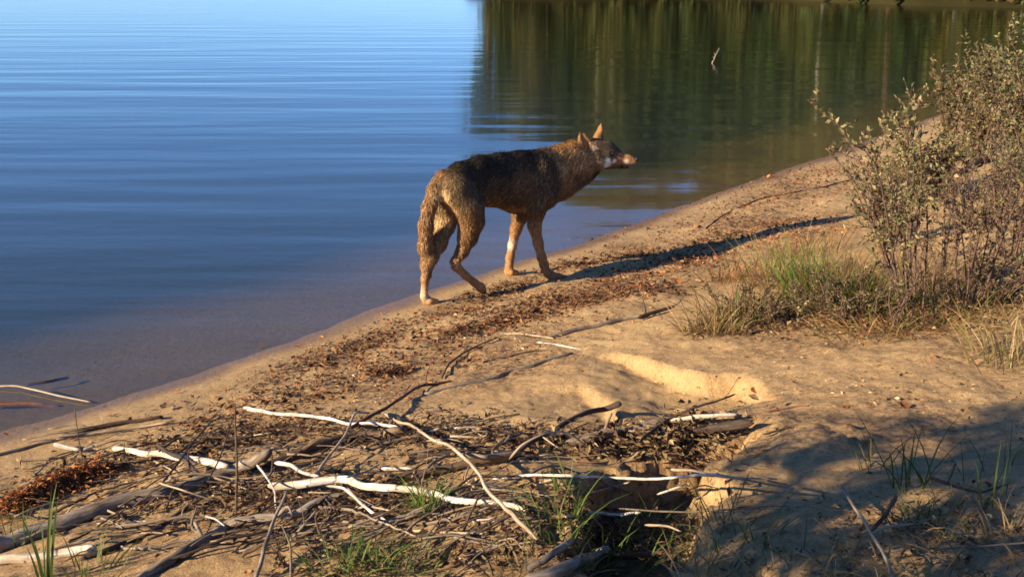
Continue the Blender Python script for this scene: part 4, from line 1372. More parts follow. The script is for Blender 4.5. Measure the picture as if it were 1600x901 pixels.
def shrub(label, base, height, nstem, splay, seed, pal, leaf=0.022, dens=1.0, lean=(0, 0), leaf_from=0.35, stemcol=(0.10, 0.06, 0.045), group=None, name='shrub', cat='shrub'):
    rng = np.random.default_rng(seed)
    root = empty(name, base)
    base = np.asarray(base, float)
    tag(root, label, cat, group)
    SV, SF, SC = [], [], []
    tips = []
    nv = 0

    def seg(path, r0, r1, sides=5):
        nonlocal nv
        V, F, U = tube(path, np.linspace(r0, r1, len(path)), sides, 0.08, seed, jag=False)
        SV.append(V)
        SF.extend([tuple(q + nv for q in f) for f in F])
        SC.append(np.tile(np.array(stemcol) * rng.uniform(0.7, 1.4), (len(V), 1)))
        nv += len(V)

    for i in range(nstem):
        a = rng.uniform(0, 2 * np.pi)
        off = np.array([np.cos(a), np.sin(a), 0]) * rng.uniform(0, 0.06) * (1 + splay)
        h = height * rng.uniform(0.6, 1.05)
        out = np.array([np.cos(a) * splay * rng.uniform(0.3, 1) + lean[0], np.sin(a) * splay * rng.uniform(0.3, 1) + lean[1], 0])
        b = base + off
        b[2] = ground_z(b[:1], b[1:2])[0] - 0.03
        pts = [b, b + out * h * 0.3 + [0, 0, h * 0.4] + rng.normal(size=3) * 0.02, b + out * h * 0.7 + [0, 0, h * 0.75] + rng.normal(size=3) * 0.03, b + out * h * 1.05 + [0, 0, h]]
        path = catmull(pts, 10)
        r0 = 0.0035 + 0.004 * h
        seg(path, r0, 0.0014)
        nb = int(rng.integers(5, 9))
        for k in range(nb):
            s = rng.uniform(leaf_from * 0.8, 0.97)
            p = path[int(s * 9)]
            d = unit(rng.normal(size=3) * np.array([1, 1, 0.4]) + np.array([0, 0, 0.9]) + out)
            ln = h * rng.uniform(0.12, 0.34) * (1.15 - 0.5 * s)
            bp = catmull([p, p + d * ln * 0.5 + rng.normal(size=3) * 0.012, p + d * ln + [0, 0, ln * 0.15]], 6)
            seg(bp, 0.0022, 0.0009, 4)
            tips.append(bp)
            for q in range(2):
                d2 = unit(d + rng.normal(size=3) * 0.7)
                p2 = bp[int(rng.integers(2, 5))]
                l2 = ln * rng.uniform(0.35, 0.7)
                tp = np.array([p2 + d2 * l2 * t for t in np.linspace(0, 1, 4)])
                seg(tp, 0.0013, 0.0007, 3)
                tips.append(tp)
        tips.append(path[int(leaf_from * 9):])
    st = mesh_obj('stems', np.vstack(SV) - np.asarray(base), SF, M_STEM, parent=root, colors=np.vstack(SC))
    pos, dr = [], []
    for tp in tips:
        ln = np.sum(np.linalg.norm(np.diff(tp, axis=0), axis=1))
        n = max(2, int(ln / 0.011 * dens))
        s = rng.uniform(0.1, 1.0, n) * (len(tp) - 1)
        i = np.minimum(s.astype(int), len(tp) - 2)
        f = (s - i)[:, None]
        pos.append(tp[i] * (1 - f) + tp[i + 1] * f)
        dr.append(unit((tp[i + 1] - tp[i])))
    pos, dr = np.vstack(pos), np.vstack(dr)
    n = len(pos)
    dirs = unit(dr * 0.6 + rng.normal(size=(n, 3)) * 0.6 + [0, 0, 0.15])
    nrm = unit(rng.normal(size=(n, 3)) + [0, 0, 0.8])
    ln = leaf * rng.uniform(0.5, 1.25, n)
    cols = pal[rng.integers(0, len(pal), n)] * rng.uniform(0.7, 1.3, (n, 1))
    V, F, C = leaf_mesh(pos, dirs, nrm, ln, ln * rng.uniform(0.2, 0.34, n), cols)
    fo = mesh_obj('foliage', V - np.asarray(base), F, M_FOLI, parent=root, colors=C, smooth=False)
    return root


SHRUB_OLIVE = np.array([(0.13, 0.125, 0.05), (0.19, 0.165, 0.07), (0.24, 0.19, 0.09), (0.16, 0.085, 0.05), (0.11, 0.12, 0.04), (0.28, 0.22, 0.12)])
SHRUB_RED = np.array([1.1, 1.3, 1.05]) * np.array([(0.15, 0.075, 0.05), (0.20, 0.11, 0.07), (0.13, 0.10, 0.045), (0.10, 0.055, 0.04), (0.22, 0.15, 0.08)])
SHRUB_DRAB = np.array([1.15, 1.4, 1.1]) * np.array([(0.10, 0.085, 0.05), (0.14, 0.10, 0.06), (0.12, 0.075, 0.055), (0.15, 0.14, 0.06), (0.20, 0.16, 0.09)])

shrub('leafy olive shrub leaning towards the lake over bare reddish stems', hit(1418, 478), 0.80, 11, 0.42, 23, SHRUB_OLIVE * 1.3, lean=(-0.24, 0.03), leaf_from=0.42, dens=0.9, leaf=0.026)
shrub('thin reddish shrub with few leaves beside the leaning olive shrub', hit(1500, 480), 0.66, 8, 0.42, 12, SHRUB_RED, dens=0.9, lean=(-0.08, 0), leaf=0.018)
shrub('bushy olive shrub on the shore past the leaning shrub', hit(1440, 310), 0.50, 24, 0.75, 13, SHRUB_OLIVE * 1.35, dens=1.0, leaf=0.034, leaf_from=0.2)
shrub('tall drab brown shrub with dense fine twigs on the upper bank', hit(1610, 300), 1.12, 20, 0.46, 14, np.vstack([SHRUB_DRAB, SHRUB_OLIVE * 1.2]), dens=1.0, lean=(-0.10, 0.0), leaf=0.032, leaf_from=0.25)
shrub('reddish-leaved shrub between the bushy olive shrub and the tall drab shrub', hit(1525, 255), 0.80, 17, 0.55, 15, np.vstack([SHRUB_RED, SHRUB_OLIVE]), dens=1.0, leaf=0.034, leaf_from=0.25)
shrub('round reddish-brown shrub at the water edge beyond the bushy olive shrub', hit(1490, 238), 0.85, 16, 0.58, 20, np.vstack([SHRUB_RED, SHRUB_OLIVE]), dens=0.9, leaf=0.036, leaf_from=0.25)
shrub('drab olive shrub crowding behind the tall drab shrub', hit(1585, 235), 0.95, 16, 0.5, 18, np.vstack([SHRUB_DRAB, SHRUB_OLIVE]), dens=0.9, leaf=0.036, leaf_from=0.25)
shrub('sparse twiggy shrub on the bank behind the dry grass', hit(1580, 400), 0.66, 14, 0.35, 16, SHRUB_RED, dens=0.5, leaf=0.02)
shrub('low drab shrub at the foot of the tall drab shrub', hit(1575, 335), 0.50, 14, 0.55, 17, SHRUB_DRAB, dens=0.8, leaf=0.025)
shrub('wide open twiggy shrub between the leaning and the bushy olive shrubs', hit(1395, 385), 0.50, 14, 0.45, 19, SHRUB_RED, dens=0.9, leaf=0.022)
for i, (u, v, hgt, sp, lb) in enumerate([(1165, 505, .20, .8, 'low twiggy brown scrub at the sand edge of the olive grass'), (1325, 500, .24, .8, 'low twiggy brown scrub between green tuft and leaning shrub'), (1225, 500, .18, .9, 'tiny twiggy scrub under the bright green tuft'),
                                     (1520, 350, .45, .7, 'loose olive scrub on the slope below the tall drab shrub'), (1370, 330, .42, .7, 'loose yellowing scrub beside the wolf shadow end'), (1555, 470, .30, .7, 'low brown scrub beside the dry pale grass')]):
    shrub(lb, hit(u, v), hgt, 14, sp, 80 + i, np.vstack([SHRUB_RED, SHRUB_OLIVE * 1.2]), dens=0.55, leaf=0.018, leaf_from=0.25)
for i, (u, v, hgt, lb) in enumerate([(1465, 505, .38, 'bare reddish seedling stem in the dry grass below the shrub stems'), (1400, 510, .3, 'short seedling stem at the sand edge under the leaning olive shrub'), (1535, 440, .42, 'bare seedling stem beside the thin reddish shrub'),
                                 (1490, 400, .5, 'tall bare seedling stem on open sand behind the thin reddish shrub'), (1415, 430, .42, 'bare seedling stem leaning beside the base of the olive shrub')]):
    shrub(lb, hit(u, v), hgt, 4, 0.18, 30 + i, SHRUB_RED, dens=0.25, leaf=0.014, name='seedling', cat='seedling')
shrub('tiny leafy twig plant on the sand by the propped grey stick', hit(455, 870), 0.16, 4, 0.4, 41, SHRUB_DRAB, dens=0.3, leaf=0.012, name='seedling', cat='seedling')
for i in range(9):                                     # shrubs along the shore beyond the ones in view
    rr = random.Random(300 + i)
    a = 9.5 + i * 2.1
    p = P0 + DIR * a + NRM * rr.uniform(1.4, 3.6)
    shrub('shoreline shrub further along the bank past the tall drab shrub', (p[0], p[1], float(ground_z(p[:1], p[1:2])[0])), rr.uniform(.7, 1.2), 9, 0.45, 60 + i, SHRUB_DRAB if i % 2 else SHRUB_OLIVE, dens=0.35, leaf=0.035, group='shoreline shrubs further along')


# ------------------------------------------------------------------ dead leaves, wrack and litter
def dead_leaf(label, p, size, col, seed, group):
    rng = np.random.default_rng(seed)
    n, m = 7, 3
    s = np.linspace(0, 1, n)
    w = np.sin(np.pi * np.clip(s, 0.02, 0.98) ** 0.85) * 0.36 + 0.01
    curl = rng.uniform(0.3, 1.1)
    V, F = [], []
    for i in range(n):
        for j in range(-1, 2):
            x = (s[i] - 0.5) * size
            y = j * w[i] * size
            z = size * (0.35 * curl * (j * j) * w[i] * 1.6 + 0.55 * curl * (s[i] - 0.45) ** 2 * rng.uniform(0.8, 1.3)) + rng.normal() * size * 0.015
            V.append((x, y, z))
    for i in range(n - 1):
        for j in range(2):
            a = i * 3 + j
            F.append((a, a + 1, a + 4, a + 3))
    V = np.array(V)
    a = rng.uniform(0, 2 * np.pi)
    t1, t2 = rng.normal() * 0.35, rng.normal() * 0.35
    Rz = np.array([[np.cos(a), -np.sin(a), 0], [np.sin(a), np.cos(a), 0], [0, 0, 1]])
    Rx = np.array([[1, 0, 0], [0, np.cos(t1), -np.sin(t1)], [0, np.sin(t1), np.cos(t1)]])
    Ry = np.array([[np.cos(t2), 0, np.sin(t2)], [0, 1, 0], [-np.sin(t2), 0, np.cos(t2)]])
    V = V @ Rx.T @ Ry.T @ Rz.T
    V[:, 2] -= V[:, 2].min() + 0.002
    C = np.clip(np.tile(np.asarray(col) * rng.uniform(0.75, 1.25), (len(V), 1)) * rng.uniform(0.85, 1.15, (len(V), 1)), 0, 1)
    o = mesh_obj('dead_leaf', V + p, F, M_LEAF, colors=C, loc=p)
    return tag(o, label, 'leaf', group)


TAN_L, RUST_L, ORANGE_L, PALE_L = (0.46, 0.30, 0.15), (0.24, 0.085, 0.035), (0.48, 0.20, 0.06), (0.62, 0.48, 0.30)
KIND = {'t': (TAN_L, 'curled tan dead leaf lying on the bare sand bank', 'tan dead leaves on the sand bank'), 'r': (RUST_L, 'dark rust-brown dead leaf lying on the bare sand bank', 'rust-brown dead leaves on the sand bank'),
        'o': (ORANGE_L, 'bright orange dead leaf lying on the bare sand bank', 'orange dead leaves on the sand bank'), 'p': (PALE_L, 'pale cream dead leaf lying on the bare sand bank', 'pale dead leaves on the sand bank')}
LV = [('D', 150, 130, 20, 'r'), ('D', 275, 136, 15, 't'), ('D', 970, 88, 24, 'o'), ('D', 805, 132, 24, 'o'), ('D', 612, 160, 20, 'r'), ('D', 678, 194, 22, 't'), ('D', 678, 276, 16, 'p'), ('D', 702, 303, 34, 'r'),
      ('D', 584, 304, 14, 'p'), ('D', 320, 222, 26, 'o'), ('D', 562, 92, 18, 'o'), ('D', 92, 88, 16, 't'), ('D', 375, 600, 16, 'o'), ('D', 265, 772, 20, 't'), ('D', 175, 250, 24, 'r'), ('D', 432, 95, 9, 'p'),
      ('D', 500, 305, 18, 'r'), ('D', 210, 48, 14, 'p'), ('D', 350, 890, 22, 'o'), ('D', 910, 320, 20, 'r'), ('D', 985, 740, 26, 't'), ('D', 265, 318, 26, 'r'), ('D', 1060, 690, 16, 't'), ('D', 180, 632, 12, 'p'),
      ('E', 592, 277, 15, 'o'), ('E', 255, 298, 12, 't'), ('E', 545, 562, 10, 'p'), ('E', 170, 533, 10, 't'), ('E', 125, 668, 14, 't'), ('E', 515, 622, 10, 'p'), ('E', 940, 290, 13, 't'), ('E', 1370, 322, 16, 't'),
      ('E', 1270, 60, 10, 'p'), ('E', 400, 462, 22, 'r'), ('E', 820, 550, 26, 'r'), ('E', 690, 218, 10, 'p'), ('E', 448, 712, 22, 'r'), ('E', 630, 495, 14, 'r'), ('E', 1010, 635, 14, 'r'), ('E', 970, 705, 14, 't'),
      ('E', 1245, 740, 10, 'p'), ('E', 1420, 552, 10, 'p'), ('E', 310, 30, 14, 'p'), ('E', 1490, 165, 34, 'o'), ('E', 1570, 158, 30, 't'), ('E', 1440, 170, 22, 'r'),
      ('A', 30, 312, 30, 'o'), ('A', 100, 502, 22, 'r'), ('A', 675, 428, 14, 'o'), ('A', 385, 762, 12, 'o'), ('A', 655, 815, 30, 'r'), ('A', 1030, 885, 26, 'o'), ('A', 1150, 160, 18, 'o'), ('A', 375, 440, 18, 'p'),
      ('B', 190, 160, 20, 'o'), ('B', 490, 187, 16, 't'), ('B', 815, 230, 22, 'r'), ('B', 70, 885, 26, 'o'), ('B', 440, 725, 22, 't'), ('B', 680, 650, 24, 'o'), ('B', 320, 412, 12, 'p'), ('B', 870, 655, 14, 'p'),
      ('C', 370, 540, 16, 't'), ('C', 475, 545, 12, 'p'), ('C', 1015, 280, 16, 'r'), ('C', 845, 355, 14, 't'), ('C', 930, 385, 14, 't'), ('C', 605, 258, 12, 'p'), ('C', 690, 690, 14, 'o'), ('C', 20, 770, 24, 'o'),
      ('F', 415, 267, 14, 'o'), ('F', 340, 290, 16, 'o'), ('F', 130, 378, 12, 't'), ('F', 560, 440, 20, 'p'), ('F', 600, 475, 26, 'o'), ('F', 460, 685, 16, 'o'), ('F', 1010, 715, 22, 'o'), ('F', 1095, 780, 20, 'p'),
      ('F', 205, 870, 14, 'p'), ('F', 1090, 870, 22, 'o'), ('F', 660, 870, 12, 'p'), ('F', 790, 780, 16, 'r'), ('F', 1225, 715, 12, 'p'), ('F', 905, 715, 14, 'o'), ('F', 600, 570, 12, 'o'), ('F', 150, 550, 18, 'o'), ('F', 60, 575, 26, 'o'), ('F', 960, 430, 10, 'p')]
for i, (rg, x, y, sz, kd) in enumerate(LV):
    ox, oy, k = ZOOM[rg]
    p = hit(ox + x / k, oy + y / k)
    size = sz * 1.25 / k / FPX * np.linalg.norm(p - ORI)
    col, lb, gp = KIND[kd]
    dead_leaf(lb, p, size, col, 2000 + i, gp)


def flakes(name, label, pts, spread, n, pal, size, seed, thick=0.02, heap=0.0, kind='stuff', cat=None):
    """a band or patch of broken leaf and stem bits along a line on the ground"""
    rng = np.random.default_rng(seed)
    pts = np.asarray(pts)[:, :2]
    if len(pts) > 1:
        L = np.concatenate([[0], np.cumsum(np.linalg.norm(np.diff(pts, axis=0), axis=1))])
        s = rng.uniform(0, L[-1], n)
        cl = 1.5 * n2(s, s * 0 + seed, 4.0, 3, seed)
        s = s[rng.uniform(-0.9, 0.9, n) < cl + 0.35]
        x = np.interp(s, L, pts[:, 0])
        y = np.interp(s, L, pts[:, 1])
    else:
        x = np.full(n, pts[0, 0])
        y = np.full(n, pts[0, 1])
    n = len(x)
    r = rng.normal(size=(n, 2)) * spread * 0.5
    x, y = x + r[:, 0], y + r[:, 1]
    lift = rng.uniform(0, 1, n) ** 2 * thick + heap * np.exp(-(r ** 2).sum(1) / (spread * 0.5) ** 2) * rng.uniform(0.3, 1, n)
    pos = np.stack([x, y, ground_z(x, y) + 0.002 + lift], -1)
    d = unit(rng.normal(size=(n, 3)) * np.array([1, 1, 0.35]))
    nr = unit(rng.normal(size=(n, 3)) * 0.6 + [0, 0, 1])
    ln = size * 0.85 * rng.uniform(0.3, 1.7, n)
    wd = ln * np.where(rng.uniform(0, 1, n) < 0.6, 0.07, 0.26)
    cols = pal[rng.integers(0, len(pal), n)] * rng.uniform(0.6, 1.35, (n, 1))
    V, F, C = leaf_mesh(pos, d, nr, ln, wd, cols)
    o = mesh_obj(name, V, F, M_LITTER, colors=C, smooth=False)
    tag(o, label, cat, kind=kind)
    return o


WR = np.array([(0.16, 0.06, 0.028), (0.10, 0.045, 0.025), (0.24, 0.10, 0.04), (0.07, 0.04, 0.025), (0.30, 0.17, 0.08)])
WD = np.array([(0.08, 0.045, 0.03), (0.13, 0.08, 0.05), (0.05, 0.03, 0.02), (0.24, 0.16, 0.09), (0.18, 0.10, 0.05)])


def gpts(rg, pts):
    ox, oy, k = ZOOM[rg]
    return np.array([hit(ox + x / k, oy + y / k) for x, y in pts])


flakes('wrack', 'brown line of washed-up leaf bits along the old waterline', gpts('E', [(-260, 600), (-100, 530), (60, 462), (200, 410), (330, 358), (480, 300), (600, 262), (700, 218), (880, 155), (1000, 110), (1160, 60), (1320, 15)]), .15, 5600, WR, .023, 70, thick=.014)
flakes('wrack', 'broad ragged belt of reddish-brown leaf bits scattered along the beach', gpts('E', [(-500, 800), (-200, 680), (100, 560), (400, 430), (700, 320), (950, 240), (1200, 160), (1450, 90), (1700, 20), (1950, -50)]), .5, 6500, np.vstack([WR, [(0.36, 0.15, 0.06)]]), .028, 91, thick=.01)
flakes('wrack', 'reddish leaf bits spread between waterline and shrubs up the shore', gpts('F', [(-100, 540), (100, 470), (250, 410), (420, 350), (600, 280), (760, 230)]), .6, 4200, np.vstack([WR, [(0.36, 0.15, 0.06)]]), .030, 93, thick=.01)
flakes('wrack', 'rusty clots of matted leaves thrown up along the beach', gpts('E', [(-400, 720), (0, 590), (350, 450), (650, 340), (950, 250), (1250, 170), (1600, 60)]), .30, 6000, WR, .027, 92, thick=.018)
flakes('wrack', 'short dark wrack line inland of the wolf', gpts('E', [(490, 395), (620, 360), (760, 332), (860, 312)]), .09, 1000, WR, .024, 71)
flakes('wrack', 'patch of brown leaf bits on bare sand', gpts('E', [(190, 540), (300, 545), (380, 520)]), .06, 500, WR, .022, 72)
flakes('wrack', 'dense rusty leaf bits around the half-buried beach log', gpts('E', [(860, 285), (1000, 255), (1120, 235), (1260, 210), (1420, 185)]), .20, 3200, WR, .026, 73)
flakes('wrack', 'rusty leaf bits along the wolf shadow towards the grass', gpts('F', [(-330, 600), (-160, 560), (0, 560), (120, 530), (260, 480), (420, 440), (560, 470)]), .22, 4200, WR, .026, 74)
flakes('wrack', 'thin leaf bits along the beach further on', gpts('F', [(180, 420), (300, 370), (420, 300), (560, 250), (700, 240), (1000, 170)]), .30, 3400, WR, .024, 75)
flakes('litter', 'dark twig and leaf crumbs under the driftwood pile', gpts('B', [(-700, 470), (-300, 400), (0, 330), (300, 300), (700, 310), (1000, 340), (1400, 350)]), .22, 6500, WD, .026, 76, thick=.02)
flakes('litter', 'dark leaf crumbs in the middle of the driftwood', gpts('B', [(-100, 560), (200, 560), (500, 600), (800, 640), (1100, 640)]), .26, 5500, WD, .024, 77, thick=.02)
flakes('litter', 'tangled dry roots and leaves in the upper hollow', gpts('C', [(420, 380), (600, 360), (760, 360), (900, 350), (1020, 340)]), .13, 2800, np.vstack([WD, STRAW * .7]), .035, 78, thick=.07)
flakes('litter', 'brown leaf litter in the bottom of the hollow', gpts('C', [(420, 640), (600, 700), (760, 760), (900, 760)]), .18, 3200, WD, .03, 79, thick=.03)
flakes('litter', 'crumbs of leaves and bark at the near edge of the pile', gpts('B', [(300, 900), (700, 860), (1100, 820), (1500, 860)]), .16, 1800, WD, .024, 80, thick=.02)
flakes('litter', 'dead leaves and straw bits under the shrubs', gpts('F', [(150, 800), (350, 820), (600, 800), (850, 800), (1100, 760), (1300, 700)]), .22, 3200, np.vstack([WD, STRAW, RUST]), .026, 81, thick=.02)
flakes('litter', 'dry crumbs and leaf bits strewn on the shaded bank', gpts('D', [(150, 850), (400, 800), (650, 850), (900, 720), (1150, 650)]), .34, 3000, np.vstack([WD, STRAW * .8]), .02, 82)
flakes('litter', 'sparse dark crumbs scattered on the open bank sand', gpts('D', [(100, 200), (400, 240), (700, 260), (1000, 330)]), .5, 900, WD, .013, 83, thick=.004)
flakes('litter', 'sparse dark crumbs scattered on the beach sand', gpts('E', [(100, 600), (500, 480), (900, 380), (1300, 300)]), .55, 1500, WD, .013, 84, thick=.004)
flakes('litter', 'dry straw and leaf crumbs on the upper bank', gpts('F', [(900, 560), (1100, 480), (1300, 380)]), .5, 2200, np.vstack([WD, STRAW, RUST]), .022, 85, thick=.012)
SPK = np.array([TAN_L, ORANGE_L, PALE_L, (0.30, 0.16, 0.08), (0.20, 0.09, 0.04)])
flakes('litter', 'tan and orange leaf bits sprinkled over the beach sand', gpts('E', [(-300, 760), (100, 600), (500, 480), (900, 380), (1300, 300)]), .6, 1500, SPK, .016, 87, thick=.006)
flakes('litter', 'tan and orange leaf bits sprinkled over the open bank sand', gpts('D', [(-200, 200), (100, 200), (400, 240), (700, 260), (1000, 330)]), .45, 700, SPK, .014, 88, thick=.006)
flakes('litter', 'tan and orange leaf bits sprinkled through the driftwood pile', gpts('B', [(-800, 560), (-300, 520), (200, 520), (700, 560), (1300, 520)]), .4, 2200, SPK, .02, 89, thick=.012)
flakes('litter', 'orange leaf bits heaped where the beach meets the grass', gpts('F', [(-120, 640), (30, 580), (180, 545), (340, 520), (520, 480), (660, 470)]), .2, 1500, np.array([ORANGE_L, RUST_L, TAN_L]), .024, 90, thick=.012)
hp = gpts('A', [(20, 640), (120, 590), (220, 545), (320, 510), (430, 470)])
flakes('bracken_heap', 'low heap of rust-orange dead bracken beside the longest grey log', hp, .065, 5200, np.array([(0.34, 0.13, 0.04), (0.26, 0.09, 0.03), (0.42, 0.19, 0.06), (0.18, 0.07, 0.03)]), .024, 86, thick=.02, heap=.055, kind=None, cat='bracken')

# short twigs strewn through the pile
rr = np.random.default_rng(77)
spots = gpts('B', [(rr.uniform(-820, 1450), rr.uniform(290, 800)) for _ in range(130)])
TW = [('dark', 'short dark twig bit strewn among the driftwood pile', 'dark twig bits in the pile'), ('tan', 'short pale twig bit strewn among the driftwood pile', 'pale twig bits in the pile'), ('grey', 'short grey twig bit strewn among the driftwood pile', 'grey twig bits in the pile')]
for i, p in enumerate(spots):
    wd, lb, gp = TW[int(rr.integers(0, 3))]
    a = rr.normal() * 0.6 + (0.5 if rr.uniform() < .5 else -0.2)
    L = rr.uniform(0.07, 0.26)
    d = np.array([np.cos(a), np.sin(a), 0]) * L / 2
    q = [p - d, p + rr.normal(size=3) * 0.012, p + d]
    for w in q:
        w[2] = ground_z(np.array([w[0]]), np.array([w[1]]))[0] + rr.uniform(0.003, 0.03)
    r0 = rr.uniform(0.0018, 0.0045)
    V, F, U = tube(catmull(q, 9), np.linspace(r0, r0 * 0.6, 9), 6, 0.12, 800 + i)
    o = mesh_obj('twig', V, F, WOOD[wd], loc=p)
    put_uv(o, U)
    tag(o, lb, 'twig', gp)


# thin branches lying through the pile, mostly along the drift line
spots = gpts('B', [(rr.uniform(-850, 1350), rr.uniform(300, 800)) for _ in range(90)])
BR = [('brown', 'thin brown branch lying loose in the driftwood pile', 'thin brown branches in the pile'), ('dark', 'thin blackish branch lying loose in the driftwood pile', 'thin blackish branches in the pile'), ('grey', 'thin grey branch lying loose in the driftwood pile', 'thin grey branches in the pile')]
for i, p in enumerate(spots):
    wd, lb, gp = BR[int(rr.choice(3, p=[.3, .3, .4]))]
    a = rr.normal() * 0.35 + (0.55 if rr.uniform() < .65 else -0.25)
    L = rr.uniform(0.25, 0.6)
    d = np.array([np.cos(a), np.sin(a), 0]) * L
    q = [p + d * (t - .5) + rr.normal(size=3) * 0.018 for t in (0, .3, .6, 1)]
    for k, w in enumerate(q):
        w[2] = ground_z(np.array([w[0]]), np.array([w[1]]))[0] + (0.004 if k in (0, 3) else rr.uniform(0.006, 0.035))
    r0 = rr.uniform(0.002, 0.006)
    pth = catmull(q, 22) + rr.normal(size=(22, 3)) * 0.0016
    V, F, U = tube(pth, np.linspace(r0, r0 * 0.45, 22), 7, 0.14, 1200 + i)
    o = mesh_obj('branch', V, F, WOOD[wd], loc=p)
    put_uv(o, U)
    tag(o, lb, 'branch', gp)
    for k in range(int(rr.integers(0, 3))):
        j = int(rr.integers(6, 18))
        dd = unit(d / L + np.array([rr.normal(), rr.normal(), abs(rr.normal()) * .4]) * 0.7)
        ln = rr.uniform(.05, .14)
        V, F, U = tube(catmull([pth[j], pth[j] + dd * ln * .5 + rr.normal(size=3) * .008, pth[j] + dd * ln], 7) - p, np.linspace(r0 * .5, r0 * .2, 7), 6, 0.1, 1300 + i)
        c = mesh_obj('side_twig', V, F, WOOD[wd], parent=o)
        put_uv(c, U)


# ------------------------------------------------------------------ trees across the bay (the lake mirrors them) and the tree beside the camera
def limb_tube(acc, path, r0, r1, sides, col):
    V, F, U = tube(path, np.linspace(r0, r1, len(path)), sides, 0.06, 1, jag=False)
    o = acc['n']
    acc['V'].append(V)
    acc['F'].extend([tuple(q + o for q in f) for f in F])
    acc['C'].append(np.tile(np.asarray(col), (len(V), 1)))
    acc['n'] += len(V)


def tree_meshes(kind, seed):
    rng = np.random.default_rng(seed)
    acc = dict(V=[], F=[], C=[], n=0)
    H = 10.0
    pos, size = [], []
    if kind == 'spruce':
        tr = catmull([(0, 0, -0.3), (0.05, 0, 4), (0, 0.05, H)], 14)
        limb_tube(acc, tr, 0.16, 0.02, 8, (0.09, 0.065, 0.05))
        for k in range(60):
            z = rng.uniform(0.4, H * 0.98)
            rad = 1.75 * (1 - z / H) ** 0.8 * rng.uniform(0.6, 1.1) + 0.1
            a = rng.uniform(0, 6.28)
            d = np.array([np.cos(a), np.sin(a), -0.25])
            p = np.array([0, 0, z])
            limb_tube(acc, np.array([p, p + d * rad * 0.5, p + d * rad + [0, 0, 0.1]]), 0.03, 0.008, 4, (0.07, 0.05, 0.04))
            m = int(26 * rad / 1.2) + 6
            s = rng.uniform(0.15, 1, m)[:, None]
            pos.append(p + d * rad * s + rng.normal(size=(m, 3)) * [0.14, 0.14, 0.10])
            size.append(np.full(m, 0.46))
        pal = np.array([(0.030, 0.055, 0.018), (0.045, 0.075, 0.022), (0.022, 0.04, 0.016)])
    elif kind == 'pine':
        tr = catmull([(0, 0, -0.3), (0.15, 0.05, 4), (-0.05, 0.1, 7.5), (0.1, 0, H)], 14)
        limb_tube(acc, tr, 0.19, 0.04, 8, (0.15, 0.085, 0.05))
        for k in range(34):
            z = rng.uniform(2.6, H)
            a = rng.uniform(0, 6.28)
            rad = (0.7 + 1.5 * np.sin(np.clip((z - 3.2) / 7.2, 0, 1) * np.pi)) * rng.uniform(0.6, 1.1)
            d = np.array([np.cos(a), np.sin(a), 0.25])
            p = tr[min(13, int(z / H * 13))]
            limb_tube(acc, np.array([p, p + d * rad * 0.5, p + d * rad]), 0.05, 0.012, 5, (0.16, 0.09, 0.05))
            m = 42
            pos.append(p + d * rad * rng.uniform(0.35, 1.1, (m, 1)) + rng.normal(size=(m, 3)) * [0.28, 0.28, 0.2])
            size.append(np.full(m, 0.42))
        pal = np.array([(0.055, 0.085, 0.028), (0.075, 0.105, 0.035), (0.04, 0.06, 0.022)])
    else:
        tr = catmull([(0, 0, -0.3), (0.1, 0, 3), (0.0, 0.15, 6.5), (0.15, 0.1, H)], 14)
        limb_tube(acc, tr, 0.11, 0.02, 8, (0.42, 0.38, 0.33))
        for k in range(40):
            z = rng.uniform(1.2, H * 0.97)
            a = rng.uniform(0, 6.28)
            rad = (0.5 + 1.35 * np.sin(np.clip((z - 1.6) / 9.0, 0, 1) * np.pi)) * rng.uniform(0.55, 1.1)
            d = np.array([np.cos(a), np.sin(a), 0.55])
            p = tr[min(13, int(z / H * 13))]
            limb_tube(acc, np.array([p, p + d * rad * 0.5, p + d * rad + [0, 0, -0.1]]), 0.03, 0.006, 4, (0.2, 0.15, 0.12))
            m = 44
            pos.append(p + d * rad * rng.uniform(0.3, 1.15, (m, 1)) + rng.normal(size=(m, 3)) * [0.26, 0.26, 0.28])
            size.append(np.full(m, 0.34))
        pal = np.array([(0.10, 0.12, 0.03), (0.13, 0.13, 0.035), (0.08, 0.11, 0.03), (0.15, 0.11, 0.035)])
    pos, size = np.vstack(pos), np.concatenate(size)
    n = len(pos)
    d = unit(rng.normal(size=(n, 3)) + [0, 0, -0.2])
    nr = unit(rng.normal(size=(n, 3)) + [0, 0, 0.5])
    pal = pal * np.array([1.05, 1.1, 0.9])
    V, F, C = leaf_mesh(pos, d, nr, size * rng.uniform(0.7, 1.5, n), size * rng.uniform(0.2, 0.4, n), pal[rng.integers(0, len(pal), n)] * rng.uniform(0.7, 1.3, (n, 1)))
    t = mesh_obj('trunk', np.vstack(acc['V']), acc['F'], M_STEM, colors=np.vstack(acc['C']))
    c = mesh_obj('crown', V, F, M_CROWN, colors=C, smooth=False)
    return t, c


TREES = {}
LBL = dict(spruce=('dark pointed spruce on the wooded shore across the bay', 'spruces across the bay'), pine=('round-topped pine with bare orange trunk on the shore across the bay', 'pines across the bay'), birch=('yellow-green birch with pale trunk on the shore across the bay', 'birches across the bay'))
rt = np.random.default_rng(21)
used = set()


